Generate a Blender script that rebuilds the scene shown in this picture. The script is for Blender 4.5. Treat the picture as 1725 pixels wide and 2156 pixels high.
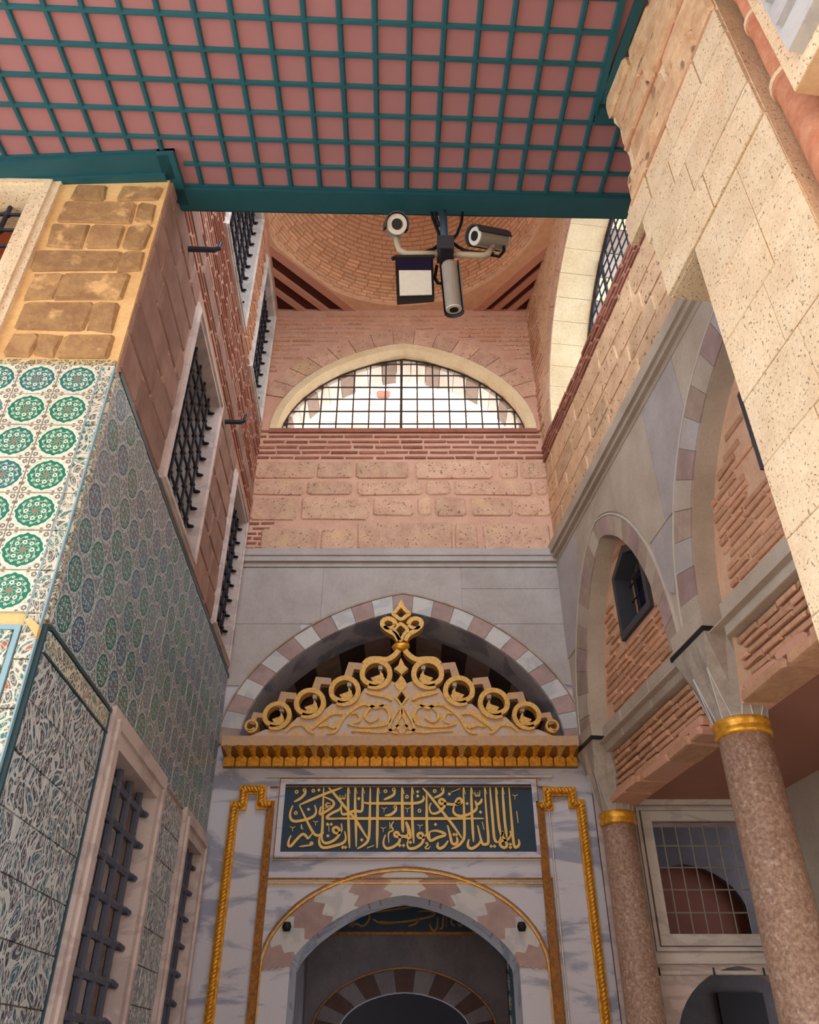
import bpy, math, random
from mathutils import Vector, Matrix
from mathutils.geometry import tessellate_polygon
random.seed(7)
for o in list(bpy.data.objects): bpy.data.objects.remove(o)
scn = bpy.context.scene
COL = scn.collection
# ------------------------------------------------------------------ camera
F, CX, CY = 1690.0, 862.5, 1078.0
PITCH = math.atan(1167 / 1690.0)
CAM = Vector((0, 0, 1.6))
cd = bpy.data.cameras.new('camera'); cam = bpy.data.objects.new('camera', cd); COL.objects.link(cam)
cd.sensor_fit = 'HORIZONTAL'; cd.sensor_width = 36.0; cd.lens = 36.0 * F / 1725.0
cd.clip_start = 0.05
cam.location = CAM; cam.rotation_euler = (math.pi / 2 + PITCH, 0, 0)
scn.camera = cam
# ------------------------------------------------------------------ sky, sun, exposure
wd = bpy.data.worlds.new('sky'); scn.world = wd; wd.use_nodes = True
bg = wd.node_tree.nodes['Background']; bg.inputs[0].default_value = (0.82, 0.91, 1.0, 1); bg.inputs[1].default_value = 2.1
sd = bpy.data.lights.new('sun', 'SUN'); sd.energy = 3.5; sd.angle = math.radians(0.6); sd.color = (1.0, 0.93, 0.82)
sun = bpy.data.objects.new('sun', sd); COL.objects.link(sun)
sun.rotation_euler = Vector((0.1, -0.32, -1.0)).to_track_quat('-Z', 'Y').to_euler()
scn.view_settings.view_transform = 'Standard'; scn.view_settings.look = 'None'
scn.view_settings.gamma = 1.0; scn.view_settings.use_curve_mapping = False
scn.view_settings.exposure = 1.0

# ------------------------------------------------------------------ node helper
def lin(c):
    f = lambda v: (v / 12.92) if v <= 0.04045 else ((v + 0.055) / 1.055) ** 2.4
    return tuple(f(v / 255.0) for v in c) + (1.0,)
class S:
    def __init__(s, g, k): s.g = g; s.k = k
    def m(s, op, *a, clamp=False):
        n = s.g.nt.nodes.new('ShaderNodeMath'); n.operation = op; n.use_clamp = clamp
        for i, v in enumerate((s,) + a):
            if isinstance(v, S): s.g.nt.links.new(v.k, n.inputs[i])
            else: n.inputs[i].default_value = v
        return S(s.g, n.outputs[0])
    def __add__(s, b): return s.m('ADD', b)
    def __radd__(s, b): return s.m('ADD', b)
    def __sub__(s, b): return s.m('SUBTRACT', b)
    def __rsub__(s, b): return s.m('MULTIPLY', -1.0).m('ADD', b)
    def __mul__(s, b): return s.m('MULTIPLY', b)
    def __rmul__(s, b): return s.m('MULTIPLY', b)
    def __truediv__(s, b): return s.m('DIVIDE', b)
    def lt(s, b): return s.m('LESS_THAN', b)
    def gt(s, b): return s.m('GREATER_THAN', b)
    def sin(s): return s.m('SINE')
    def cos(s): return s.m('COSINE')
    def abs(s): return s.m('ABSOLUTE')
    def sqrt(s): return s.m('SQRT')
    def fract(s): return s.m('FRACT')
    def floor(s): return s.m('FLOOR')
    def mx(s, b): return s.m('MAXIMUM', b)
    def mn(s, b): return s.m('MINIMUM', b)
    def atan2(s, b): return s.m('ARCTAN2', b)
    def ss(s, a, b):
        n = s.g.nt.nodes.new('ShaderNodeMapRange'); n.interpolation_type = 'SMOOTHSTEP'
        s.g.nt.links.new(s.k, n.inputs[0]); n.inputs[1].default_value = a; n.inputs[2].default_value = b
        return S(s.g, n.outputs[0])
class G:
    def __init__(s, name):
        s.mat = bpy.data.materials.new(name); s.mat.use_nodes = True; s.nt = s.mat.node_tree
        s.bsdf = s.nt.nodes['Principled BSDF']
        s.tc = s.nt.nodes.new('ShaderNodeTexCoord'); s.geo = s.nt.nodes.new('ShaderNodeNewGeometry')
        s.oi = s.nt.nodes.new('ShaderNodeObjectInfo'); s.rnd = S(s, s.oi.outputs['Random'])
        s.pos = s.geo.outputs['Position']
    def xyz(s, sock):
        n = s.nt.nodes.new('ShaderNodeSeparateXYZ'); s.nt.links.new(sock, n.inputs[0])
        return [S(s, n.outputs[i]) for i in range(3)]
    def vec(s, x, y, z):
        n = s.nt.nodes.new('ShaderNodeCombineXYZ')
        for i, v in enumerate((x, y, z)):
            if isinstance(v, S): s.nt.links.new(v.k, n.inputs[i])
            else: n.inputs[i].default_value = v
        return n.outputs[0]
    def scaled(s, vec, sc):
        n = s.nt.nodes.new('ShaderNodeMapping'); s.nt.links.new(vec, n.inputs[0]); n.inputs['Scale'].default_value = sc
        return n.outputs[0]
    def noise(s, scale, detail=4, rough=0.6, vec=None, dist=0.0):
        n = s.nt.nodes.new('ShaderNodeTexNoise'); s.nt.links.new(vec or s.pos, n.inputs['Vector'])
        n.inputs['Scale'].default_value = scale; n.inputs['Detail'].default_value = detail
        n.inputs['Roughness'].default_value = rough; n.inputs['Distortion'].default_value = dist
        return S(s, n.outputs[0])
    def voro(s, scale, feature='F1', vec=None, rnd=1.0):
        n = s.nt.nodes.new('ShaderNodeTexVoronoi'); n.feature = feature; s.nt.links.new(vec or s.pos, n.inputs['Vector'])
        n.inputs['Scale'].default_value = scale; n.inputs['Randomness'].default_value = rnd
        return n
    def mix(s, f, a, b):
        n = s.nt.nodes.new('ShaderNodeMix'); n.data_type = 'RGBA'
        for i, v in ((0, f), (6, a), (7, b)):
            if isinstance(v, S): s.nt.links.new(v.k, n.inputs[i])
            elif hasattr(v, 'is_linked'): s.nt.links.new(v, n.inputs[i])
            else: n.inputs[i].default_value = v
        return n.outputs[2]
    def val(s, col, f):           # multiply a colour by a scalar socket
        n = s.nt.nodes.new('ShaderNodeHueSaturation'); s.nt.links.new(f.k, n.inputs['Value'])
        if hasattr(col, 'is_linked'): s.nt.links.new(col, n.inputs['Color'])
        else: n.inputs['Color'].default_value = col
        return n.outputs[0]
    def out(s, col, rough=0.85, metal=0.0, bump=None, bs=0.3, bd=0.02, spec=0.3):
        if hasattr(col, 'is_linked'): s.nt.links.new(col, s.bsdf.inputs['Base Color'])
        else: s.bsdf.inputs['Base Color'].default_value = col
        for k, v in (('Roughness', rough), ('Metallic', metal)):
            if isinstance(v, S): s.nt.links.new(v.k, s.bsdf.inputs[k])
            else: s.bsdf.inputs[k].default_value = v
        s.bsdf.inputs['Specular IOR Level'].default_value = spec
        if bump is not None:
            b = s.nt.nodes.new('ShaderNodeBump'); b.inputs['Strength'].default_value = bs; b.inputs['Distance'].default_value = bd
            s.nt.links.new(bump.k, b.inputs['Height']); s.nt.links.new(b.outputs[0], s.bsdf.inputs['Normal'])
        return s.mat
def stone(name, c1, c2, scale=3.0, rnd=0.25, bump=0.35, pits=None, rough=0.9, fine=40.0, c3=None):
    g = G(name); n = g.noise(scale, 5, 0.65); f = g.noise(fine, 3, 0.7)
    col = g.mix(n.ss(0.3, 0.7), lin(c1), lin(c2))
    if c3: col = g.mix(g.noise(scale * 0.6, 3, 0.6).ss(0.55, 0.72), col, lin(c3))
    v = f * 0.5 + 0.75 + (g.rnd - 0.5) * rnd
    h = n * 0.5 + f * 0.5
    if pits:
        p = g.noise(pits, 2, 0.5).ss(0.62, 0.72); col = g.mix(p * 0.75, col, lin([x * 0.45 for x in c1])); h = h - p * 0.8
    return g.out(g.val(col, v), rough, 0.0, h, bump, 0.015)
def plain(name, c, rough=0.6, metal=0.0, var=0.12, scale=25.0, bump=0.1, spec=0.3):
    g = G(name); n = g.noise(scale, 3, 0.6)
    return g.out(g.val(lin(c), n * (2 * var) + (1 - var) + (g.rnd - 0.5) * var), rough, metal, n, bump, 0.004, spec)
def marble(name, c1, c2, scale=1.6, axis=(1, 1, 2.2), rough=0.45, rnd=0.12):
    g = G(name); v = g.scaled(g.pos, axis)
    n = g.noise(scale, 6, 0.6, v, 1.2); w = (n * 16.0 + g.noise(scale * 3, 4, 0.6, v) * 3.0).sin()
    col = g.mix(w.ss(-0.3, 1.0) * 0.85, lin(c1), lin(c2)); f = g.noise(70, 2, 0.6)
    return g.out(g.val(col, f * 0.2 + 0.9 + (g.rnd - 0.5) * rnd), rough, 0.0, f, 0.05, 0.003, 0.4)
def gold(name, c1, c2, metal=0.55, rough=0.38, scale=30.0, bump=0.35):
    g = G(name); n = g.noise(scale, 4, 0.7)
    return g.out(g.mix(n.ss(0.35, 0.65), lin(c1), lin(c2)), rough, metal, n, bump, 0.008, 0.5)
def tile_medallion(name, base1, base2, ground, flower, BUSY=0.0):
    g = G(name); x, y, z = g.xyz(g.tc.outputs['Object']); y = z
    r = (x * x + y * y * 1.06).sqrt(); a = y.atan2(x)
    R = (a * 16.0).cos() * 0.006 + (a * 4.0).cos().mx(0.0).m('POWER', 10.0) * 0.025 + 0.425
    inside = r.lt(R); rim = r.gt(R - 0.028)
    med = g.mix(g.rnd.ss(0.25, 0.8), lin(base1), lin(base2))
    med = g.mix((g.rnd * 7.3).fract().gt(0.8) * 0.35, med, lin((150, 150, 150)))
    med = g.val(med, g.noise(60, 2, 0.6) * 0.5 + 0.75)
    curl = ((a * 4.0 + r * 26.0).sin().abs().lt(0.28)) * r.gt(0.07) * r.lt(0.36)
    curl2 = ((a * 4.0 - r * 30.0).sin().abs().lt(0.2)) * r.gt(0.12) * r.lt(0.33)
    def ring(nn, rad, size, ph):
        t = ((a * (nn / 6.28318) + ph).fract() - 0.5) * (6.28318 / nn) * rad
        dr = r - rad
        return (t * t + dr * dr).sqrt(), size
    white = curl * 0.55
    white = white.mx(curl2 * 0.35)
    for nn, rad, size, ph in ((12, 0.335, 0.032, 0.5), (4, 0.2, 0.055, 0.5), (4, 0.225, 0.05, 0.0)):
        d, sz = ring(nn, rad, size, ph); white = white.mx(d.lt(sz)).mn(1.0 - d.lt(sz * 0.42))
    med = g.mix(white * (1.0 - rim), med, lin(ground))
    med = g.mix(r.lt(0.075) * 0.7, med, lin((165, 120, 105)))
    ax = x.abs(); ay = y.abs()
    def blob(cx, cy, s, e=1.0):
        dx = ax - cx; dy = (ay - cy) * e
        return (dx * dx + dy * dy).sqrt()
    fl = blob(0.41, 0.40, 0).lt(0.062)
    fl = fl.mx(blob(0.47, 0.24, 0, 0.6).lt(0.028)).mx(blob(0.27, 0.465, 0, 1.8).lt(0.04)).mx(blob(0.46, 0.1, 0, 0.7).lt(0.018))
    stem = ((ax - ay * 0.9 + (ay * 40.0).sin() * 0.02).abs().lt(0.007)) * ax.gt(0.36)
    eye = blob(0.41, 0.40, 0).lt(0.024)
    halo = r.lt(R + 0.03)
    n2 = g.noise(13.0, 3, 0.6, g.vec(x, y, g.rnd * 9.0)); busy = n2.ss(0.5, 0.53) * (1.0 - halo) * BUSY
    fl = fl.mx(busy)
    outc = g.mix(fl.mx(stem) * (0.9 - eye * 0.7), g.val(lin(ground), g.noise(8, 3, 0.6) * 0.3 + 0.85), lin(flower))
    col = g.mix(inside, outc, med)
    edge = ax.mx(ay).gt(0.488); col = g.mix(edge * 0.5, col, lin((190, 180, 165)))
    return g.out(col, 0.34, 0.0, g.noise(14, 2, 0.5), 0.04, 0.01, 0.35)
def floral(name, dark, mid, light, sx=9.0, sz=5.0, red=None):
    g = G(name); px_, py_, pz_ = g.xyz(g.pos)
    u = px_ + py_ ; wob = (pz_ * 17.0 + (u * 11.0).sin() * 1.6).sin() * 0.035
    v = g.vec((u + wob) * sx, pz_ * sz, 0.0)
    e = S(g, g.voro(1.0, 'DISTANCE_TO_EDGE', v, 0.85).outputs['Distance'])
    vf = g.voro(1.0, 'F1', v, 0.85); d = S(g, vf.outputs['Distance'])
    cr = g.xyz(vf.outputs['Color'])[0]
    col = g.mix(cr.gt(0.62), lin(dark), lin(mid))
    col = g.mix(((d * 22.0).sin().gt(0.55)) * 0.65, col, lin(light))
    if red: col = g.mix(cr.lt(0.14) * d.lt(0.3), col, lin(red))
    col = g.mix(e.lt(0.06), col, lin(light))
    v2 = g.vec((u - wob) * sx * 2.6, pz_ * sz * 2.2, 3.0)
    e2 = S(g, g.voro(1.0, 'DISTANCE_TO_EDGE', v2, 1.0).outputs['Distance'])
    col = g.mix(e2.lt(0.05) * 0.55, col, lin(light))
    return g.out(col, 0.35, 0.0, e, 0.05, 0.004, 0.35)

M = {}
M['pink'] = plain('soffit_pink', (172, 121, 123), 0.8, 0, 0.06, 6, 0.05)
M['teal'] = plain('teal_paint', (38, 90, 100), 0.55, 0, 0.12, 9, 0.1)
M['pier_stone'] = stone('ochre_stone', (176, 138, 92), (150, 112, 78), 9, 0.25, 0.9, None, 0.9, 30, (218, 174, 120))
M['pier_mortar'] = stone('ochre_mortar', (232, 190, 130), (214, 168, 112), 4, 0.05, 0.5)
M['rec_stone'] = stone('dusky_stone', (168, 132, 118), (144, 110, 98), 5, 0.25, 0.6)
M['rec_mortar'] = stone('dusky_mortar', (198, 158, 140), (182, 142, 124), 4, 0.05, 0.5)
M['back_stone'] = stone('warm_stone', (222, 182, 156), (200, 158, 134), 5, 0.2, 0.6, 34, 0.9, 45, (224, 184, 146))
M['back_mortar'] = stone('warm_mortar', (220, 176, 154), (206, 160, 138), 4, 0.05, 0.5)
M['brick'] = stone('red_brick', (164, 110, 92), (144, 94, 78), 12, 0.35, 0.5)
M['brick2'] = stone('orange_brick', (212, 164, 132), (196, 146, 114), 12, 0.3, 0.5)
M['brick_mortar'] = stone('brick_mortar', (222, 180, 150), (208, 164, 134), 6, 0.05, 0.5)
M['dome'] = stone('dome_brick', (240, 200, 164), (224, 180, 144), 10, 0.25, 0.4)
M['dome_mortar'] = stone('dome_mortar', (204, 156, 122), (190, 140, 106), 6, 0.05, 0.3)
M['right_stone'] = stone('tan_stone', (222, 184, 148), (200, 160, 124), 5, 0.25, 0.8, 20)
M['cream'] = stone('cream_stone', (236, 212, 178), (222, 194, 158), 4, 0.1, 0.6, 75, 0.9, 60, (232, 196, 158))
M['cream_rough'] = stone('cream_rough_stone', (226, 190, 150), (198, 154, 116), 7, 0.25, 1.0, 9)
M['cream_joint'] = stone('cream_joint', (206, 166, 126), (186, 142, 104), 5, 0.05, 0.4)
M['plaster'] = stone('pale_plaster', (240, 220, 180), (228, 202, 160), 3, 0.08, 0.4)
M['grey'] = stone('grey_ashlar', (184, 176, 174), (170, 160, 156), 2.5, 0.1, 0.15, None, 0.75)
M['grey_warm'] = stone('warm_grey_ashlar', (190, 176, 160), (174, 158, 142), 2.5, 0.12, 0.2, None, 0.8)
M['grey_joint'] = plain('pale_joint', (206, 196, 184), 0.9)
M['vs_white'] = marble('voussoir_white', (198, 194, 192), (176, 174, 178), 2.0, (1, 1, 1))
M['vs_red'] = stone('voussoir_mauve', (176, 150, 146), (156, 130, 126), 5, 0.2, 0.2, None, 0.7)
M['vs_tan'] = stone('voussoir_tan', (176, 156, 140), (156, 134, 120), 5, 0.2, 0.2, None, 0.8)
M['marble'] = marble('blue_grey_marble', (200, 198, 208), (140, 144, 166), 1.2, (0.6, 1, 2.4))
M['marble_w'] = marble('white_marble', (214, 206, 200), (190, 180, 176), 2.0)
M['marble_p'] = marble('pinkish_marble', (206, 188, 182), (182, 164, 160), 2.0)
M['gold'] = gold('gold_leaf', (240, 178, 58), (206, 140, 40), 0.45, 0.34, 26)
M['gold_pale'] = gold('pale_gilding', (232, 186, 104), (206, 156, 78), 0.2, 0.5, 40)
M['gold_dark'] = gold('aged_gilding', (160, 104, 38), (120, 74, 28), 0.4, 0.42, 40)
M['gilt_grey'] = gold('gilded_grey', (206, 158, 96), (176, 150, 138), 0.1, 0.6, 26)
M['crest'] = gold('crest_ground', (190, 182, 188), (214, 164, 92), 0.1, 0.6, 18)
M['iron'] = plain('dark_iron', (48, 50, 60), 0.5, 0.4, 0.25, 30, 0.3)
M['iron_l'] = plain('grey_iron', (92, 94, 108), 0.5, 0.3, 0.25, 30, 0.3)
M['grid'] = plain('rusty_grid', (70, 58, 50), 0.7, 0.2)
M['wood'] = plain('dark_wood', (92, 46, 30), 0.7, 0, 0.3, 8)
M['wood_o'] = plain('orange_wood', (150, 74, 36), 0.6, 0, 0.3, 8)
M['dark'] = plain('unlit_void', (30, 26, 30), 0.9)  # near-black for sheets that stand in for unlit depth behind openings
M['recess'] = stone('recess_plaster', (92, 72, 70), (76, 58, 58), 3, 0.05, 0.2)  # brown-dark plaster carrying the shade of the deep recess
M['dimroom'] = stone('dim_room_plaster', (74, 68, 72), (62, 56, 60), 3, 0.05, 0.2)  # plaster darkened so the room reads unlit, shade in the colour
M['dim'] = stone('dim_grey_stone', (126, 120, 126), (108, 102, 108), 3, 0.1, 0.2)  # stone darkened for the passage, its dimness put into the colour
M['beamdark'] = plain('dark_red_board', (84, 40, 34), 0.8)
M['beampink'] = plain('pink_beam', (208, 156, 132), 0.8)
M['salmon'] = plain('salmon_plaster', (174, 124, 108), 0.85, 0, 0.06, 5)
M['panelblue'] = plain('inscription_blue', (44, 62, 80), 0.55, 0, 0.2, 14)
M['letter'] = plain('letter_gold', (238, 196, 112), 0.45, 0.15, 0.08)
M['inkgold'] = plain('dim_letter_gold', (150, 112, 60), 0.5, 0.2)
M['black'] = plain('black_metal', (26, 26, 30), 0.5)
M['camgrey'] = plain('camera_grey', (150, 142, 132), 0.45, 0.1)
M['camdark'] = plain('camera_dark', (66, 66, 72), 0.5)
M['white_p'] = plain('white_plastic', (222, 214, 200), 0.4)
M['armcream'] = plain('cream_pipe', (190, 176, 150), 0.5)
M['bluepole'] = plain('blue_grey_pole', (72, 96, 116), 0.45, 0.2)
M['glass_w'] = plain('diffuser_white', (226, 222, 210), 0.35)
M['glass_b'] = plain('dark_blue_glass', (30, 28, 54), 0.2)
M['terracotta'] = stone('terracotta', (226, 160, 128), (208, 132, 100), 9, 0.2, 0.3)
M['outer'] = stone('sunlit_stone', (244, 236, 224), (232, 216, 198), 5, 0.2, 0.5)  # near-white colour stands in for sunlight on the far wall
M['outer2'] = stone('sunlit_brick', (238, 204, 180), (226, 184, 158), 5, 0.2, 0.4)  # brick paled the same way, sunlight put into the colour
M['ground'] = stone('paving', (190, 176, 158), (168, 152, 134), 3, 0.1, 0.3)
M['tile_g'] = tile_medallion('medallion_tile', (26, 118, 92), (44, 112, 112), (226, 220, 200), (104, 92, 84), 0.3)
M['tile_r'] = tile_medallion('medallion_tile_shaded', (34, 106, 96), (58, 94, 118), (184, 192, 196), (70, 78, 88), 0.75)  # duller copy of the pier tile, the receding wall's shade in its colours
M['border'] = floral('border_tile', (92, 96, 92), (60, 112, 108), (212, 204, 184), 26, 16, (176, 88, 60))
M['floral'] = floral('floral_tile', (54, 64, 80), (42, 90, 104), (198, 198, 196), 21, 9.5, None)
M['floral_b'] = floral('floral_tile_bright', (78, 112, 104), (40, 118, 124), (220, 212, 194), 15, 9, (164, 96, 70))
M['brownborder'] = floral('brown_border', (88, 78, 58), (110, 96, 66), (206, 192, 150), 30, 30)
M['bluefr'] = plain('turquoise_glaze', (140, 172, 182), 0.3)
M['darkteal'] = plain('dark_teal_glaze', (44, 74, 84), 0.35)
M['granite'] = stone('red_granite', (188, 156, 132), (140, 106, 90), 42, 0.08, 0.08, None, 0.45, 110, (206, 178, 158))
M['capital'] = stone('grey_capital', (178, 166, 152), (150, 136, 124), 4, 0.1, 0.15, None, 0.7)
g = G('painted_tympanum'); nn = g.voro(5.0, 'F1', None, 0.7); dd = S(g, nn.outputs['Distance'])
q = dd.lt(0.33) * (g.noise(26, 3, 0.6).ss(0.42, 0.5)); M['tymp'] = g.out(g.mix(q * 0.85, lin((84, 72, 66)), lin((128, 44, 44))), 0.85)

# ------------------------------------------------------------------ frames and mesh helpers
def ray(x, y):
    a = (x - CX) / F; b = -(y - CY) / F
    return Vector((a, math.cos(PITCH) - b * math.sin(PITCH), math.sin(PITCH) + b * math.cos(PITCH)))
class Frame:      # local x runs along the wall (to the right seen from the room), y into the wall, z up
    def __init__(s, o, yawdir):
        s.x = Vector((yawdir[0], yawdir[1], 0)).normalized(); s.z = Vector((0, 0, 1)); s.y = s.z.cross(s.x); s.o = Vector(o)
        s.M = Matrix(((s.x.x, s.y.x, 0, s.o.x), (s.x.y, s.y.y, 0, s.o.y), (0, 0, 1, s.o.z), (0, 0, 0, 1)))
    def at(s, px, py, d=0.0):           # point of the wall plane (pushed d into the wall) seen at a photo position
        r = ray(px, py); p0 = s.o + s.y * d
        t = (p0 - CAM).dot(s.y) / r.dot(s.y); p = CAM + r * t - s.o
        return (p.dot(s.x), p.z)
B = Frame((0, 8, 0), (1, 0))
aL = math.radians(-2.4); dL = (math.sin(aL), math.cos(aL))
L = Frame((-1.93 - 8 * math.tan(aL), 0, 0), dL)
aR = math.radians(-7.7); dR = (math.sin(aR), math.cos(aR))
R = Frame((1.71 - 8 * math.tan(aR), 0, 0), (-dR[0], -dR[1]))
N = Frame(R.o - R.y * 1.0, (-dR[0], -dR[1]))
PF = Frame((-1.742, 3.43, 0), (math.cos(math.radians(1.2)), math.sin(math.radians(1.2))))
W0 = Frame((0, 0, 0), (1, 0))
def RX(Y): return -Y / math.cos(aR)
def LX(Y): return Y / math.cos(aL)

ORG = {}
def link(o, parent=None, frame=None, org=None):
    COL.objects.link(o)
    if parent is not None: o.parent = parent; ORG[o] = ORG[parent]
    else:
        org = Vector(org or (0, 0, 0)); ORG[o] = org
        o.matrix_world = (frame or W0).M @ Matrix.Translation(org)
    return o
def props(o, label=None, cat=None, group=None, kind=None):
    if label: o['label'] = label
    if cat: o['category'] = cat
    if group: o['group'] = group
    if kind: o['kind'] = kind
    return o
def thing(name, label, cat, frame=None, org=(0, 0, 0), group=None, kind=None):
    return props(link(bpy.data.objects.new(name, None), None, frame, org), label, cat, group, kind)
def mk(name, v, f, mat, parent=None, frame=None, org=None, smooth=False):
    o_ = Vector(org or (0, 0, 0)) if parent is None else ORG[parent]
    me = bpy.data.meshes.new(name); me.from_pydata([tuple(Vector(p) - o_) for p in v], [], f)
    me.materials.append(M[mat] if isinstance(mat, str) else mat)
    if smooth: me.polygons.foreach_set('use_smooth', [True] * len(me.polygons))
    me.update()
    return link(bpy.data.objects.new(name, me), parent, frame, org)
class MB:
    def __init__(s): s.v = []; s.f = []
    def add(s, v, f):
        n = len(s.v); s.v += [tuple(p) for p in v]; s.f += [tuple(i + n for i in q) for q in f]; return s
    def box(s, x0, x1, y0, y1, z0, z1):
        return s.add([(x0, y0, z0), (x1, y0, z0), (x1, y1, z0), (x0, y1, z0), (x0, y0, z1), (x1, y0, z1), (x1, y1, z1), (x0, y1, z1)],
                     [(0, 3, 2, 1), (4, 5, 6, 7), (0, 1, 5, 4), (1, 2, 6, 5), (2, 3, 7, 6), (3, 0, 4, 7)])
    def prism(s, poly, y0, y1, holes=()):
        loops = [list(poly)] + [list(h) for h in holes]
        ar = lambda l: sum(l[i][0] * l[(i + 1) % len(l)][1] - l[(i + 1) % len(l)][0] * l[i][1] for i in range(len(l)))
        for i, l in enumerate(loops):
            if (ar(l) < 0) == (i == 0): l.reverse()
        flat = [p for l in loops for p in l]; n = len(flat)
        tris = tessellate_polygon([[Vector((p[0], p[1], 0)) for p in l] for l in loops])
        v = [(p[0], y0, p[1]) for p in flat] + [(p[0], y1, p[1]) for p in flat]; f = []
        for t in tris:
            a, b, c = (flat[i] for i in t)
            if (b[0] - a[0]) * (c[1] - a[1]) - (c[0] - a[0]) * (b[1] - a[1]) < 0: t = (t[0], t[2], t[1])
            f.append(tuple(t)); f.append((t[0] + n, t[2] + n, t[1] + n))
        k = 0
        for l in loops:
            m = len(l)
            for i in range(m):
                a, b = k + i, k + (i + 1) % m; f.append((b, a, a + n, b + n))
            k += m
        return s.add(v, f)
    def tube(s, pts, r, n=8, cap=True):
        pts = [Vector(p) for p in pts]; rs = r if isinstance(r, (list, tuple)) else [r] * len(pts); v = []; f = []
        t0 = (pts[1] - pts[0]).normalized(); up = Vector((0, 0, 1)) if abs(t0.z) < 0.9 else Vector((1, 0, 0))
        u = t0.cross(up).normalized()
        for i, p in enumerate(pts):
            t = (pts[min(i + 1, len(pts) - 1)] - pts[max(i - 1, 0)]).normalized()
            u = (u - t * u.dot(t)).normalized(); w = t.cross(u)
            for k in range(n):
                a = 2 * math.pi * k / n; v.append(p + (u * math.cos(a) + w * math.sin(a)) * rs[i])
        for i in range(len(pts) - 1):
            for k in range(n):
                a = i * n + k; b = i * n + (k + 1) % n; f.append((a, b, b + n, a + n))
        if cap: f.append(tuple(range(n))[::-1]); f.append(tuple(range(len(v) - n, len(v))))
        return s.add(v, f)
    def lathe(s, prof, c, n=24):     # profile (radius, z) around a vertical axis
        v = []; f = []
        for r, z in prof:
            for k in range(n):
                a = 2 * math.pi * k / n; v.append((c[0] + r * math.cos(a), c[1] + r * math.sin(a), z))
        for i in range(len(prof) - 1):
            for k in range(n):
                a = i * n + k; b = i * n + (k + 1) % n; f.append((a, b, b + n, a + n))
        f.append(tuple(range(n))[::-1]); f.append(tuple(range(len(v) - n, len(v))))
        return s.add(v, f)
    def ribbon(s, pts, w, y0, y1, closed=False, smooth=True, taper=True):   # calligraphic stroke in the x,z plane
        P = [Vector((p[0], p[1])) for p in pts]
        if smooth and len(P) > 2:
            Q = []; m = len(P)
            for i in range(m if closed else m - 1):
                g_ = lambda j: P[j % m] if closed else P[min(max(j, 0), m - 1)]
                a, b, c, d = g_(i - 1), g_(i), g_(i + 1), g_(i + 2)
                for k in range(4):
                    t = k / 4.0
                    Q.append(0.5 * ((2 * b) + (c - a) * t + (2 * a - 5 * b + 4 * c - d) * t * t + (3 * b - a - 3 * c + d) * t ** 3))
            if not closed: Q.append(P[-1])
            P = Q
        m = len(P); v = []; f = []
        for i, p in enumerate(P):
            a = P[(i - 1) % m] if closed else P[max(i - 1, 0)]; b = P[(i + 1) % m] if closed else P[min(i + 1, m - 1)]
            t = (b - a); t = t.normalized() if t.length > 1e-9 else Vector((1, 0)); nn = Vector((-t.y, t.x))
            h = w / 2
            if taper and not closed: h *= min(1.0, 0.45 + 2.2 * min(i, m - 1 - i) / max(m - 1, 1))
            l = p + nn * h; r = p - nn * h
            v += [(l.x, y0, l.y), (r.x, y0, r.y), (l.x, y1, l.y), (r.x, y1, r.y)]
        for i in range(m if closed else m - 1):
            a = 4 * i; b = 4 * ((i + 1) % m)
            f += [(a + 1, b + 1, b, a), (a, b, b + 2, a + 2), (b + 1, a + 1, a + 3, b + 3)]
        if not closed: f += [(0, 2, 3, 1), (4 * m - 4, 4 * m - 3, 4 * m - 1, 4 * m - 2)]
        return s.add(v, f)
    def disc(s, c, r, y0, y1, n=10, ri=0.0):
        out = [(c[0] + r * math.cos(2 * math.pi * k / n), c[1] + r * math.sin(2 * math.pi * k / n)) for k in range(n)]
        hol = [[(c[0] + ri * math.cos(2 * math.pi * k / n), c[1] + ri * math.sin(2 * math.pi * k / n)) for k in range(n)]] if ri else []
        return s.prism(out, y0, y1, hol)
    def cyl(s, a, b, r, n=16, r2=None): return s.tube([a, b], [r, r if r2 is None else r2], n)
    def build(s, name, mat, parent=None, frame=None, org=None, smooth=False): return mk(name, s.v, s.f, mat, parent, frame, org, smooth)
def rect(x0, x1, z0, z1): return [(x0, z0), (x1, z0), (x1, z1), (x0, z1)]
def aprof(s, k):
    s = min(abs(s), 1.0)
    if isinstance(k, tuple): return k[0] * (1 - s * s) + k[1] * math.sqrt(1 - s * s) + k[2] * (1 - s)
    return (1 - k) * math.sqrt(1 - s * s) + k * (1 - s)
def archz(x, cx, a, zs, h, k=0.15): return zs + h * aprof((x - cx) / a, k)
def arch(cx, a, zs, h, k=0.15, n=24, t0=0.0, t1=1.0):      # left to right
    o = []
    for i in range(n + 1):
        s = -math.cos(math.pi * (t0 + (t1 - t0) * i / n)); o.append((cx + a * s, zs + h * aprof(s, k)))
    return o
def arch_hole(cx, a, z0, zs, h, k=0.15, n=24): return [(cx - a, z0)] + arch(cx, a, zs, h, k, n) + [(cx + a, z0)]
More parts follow.
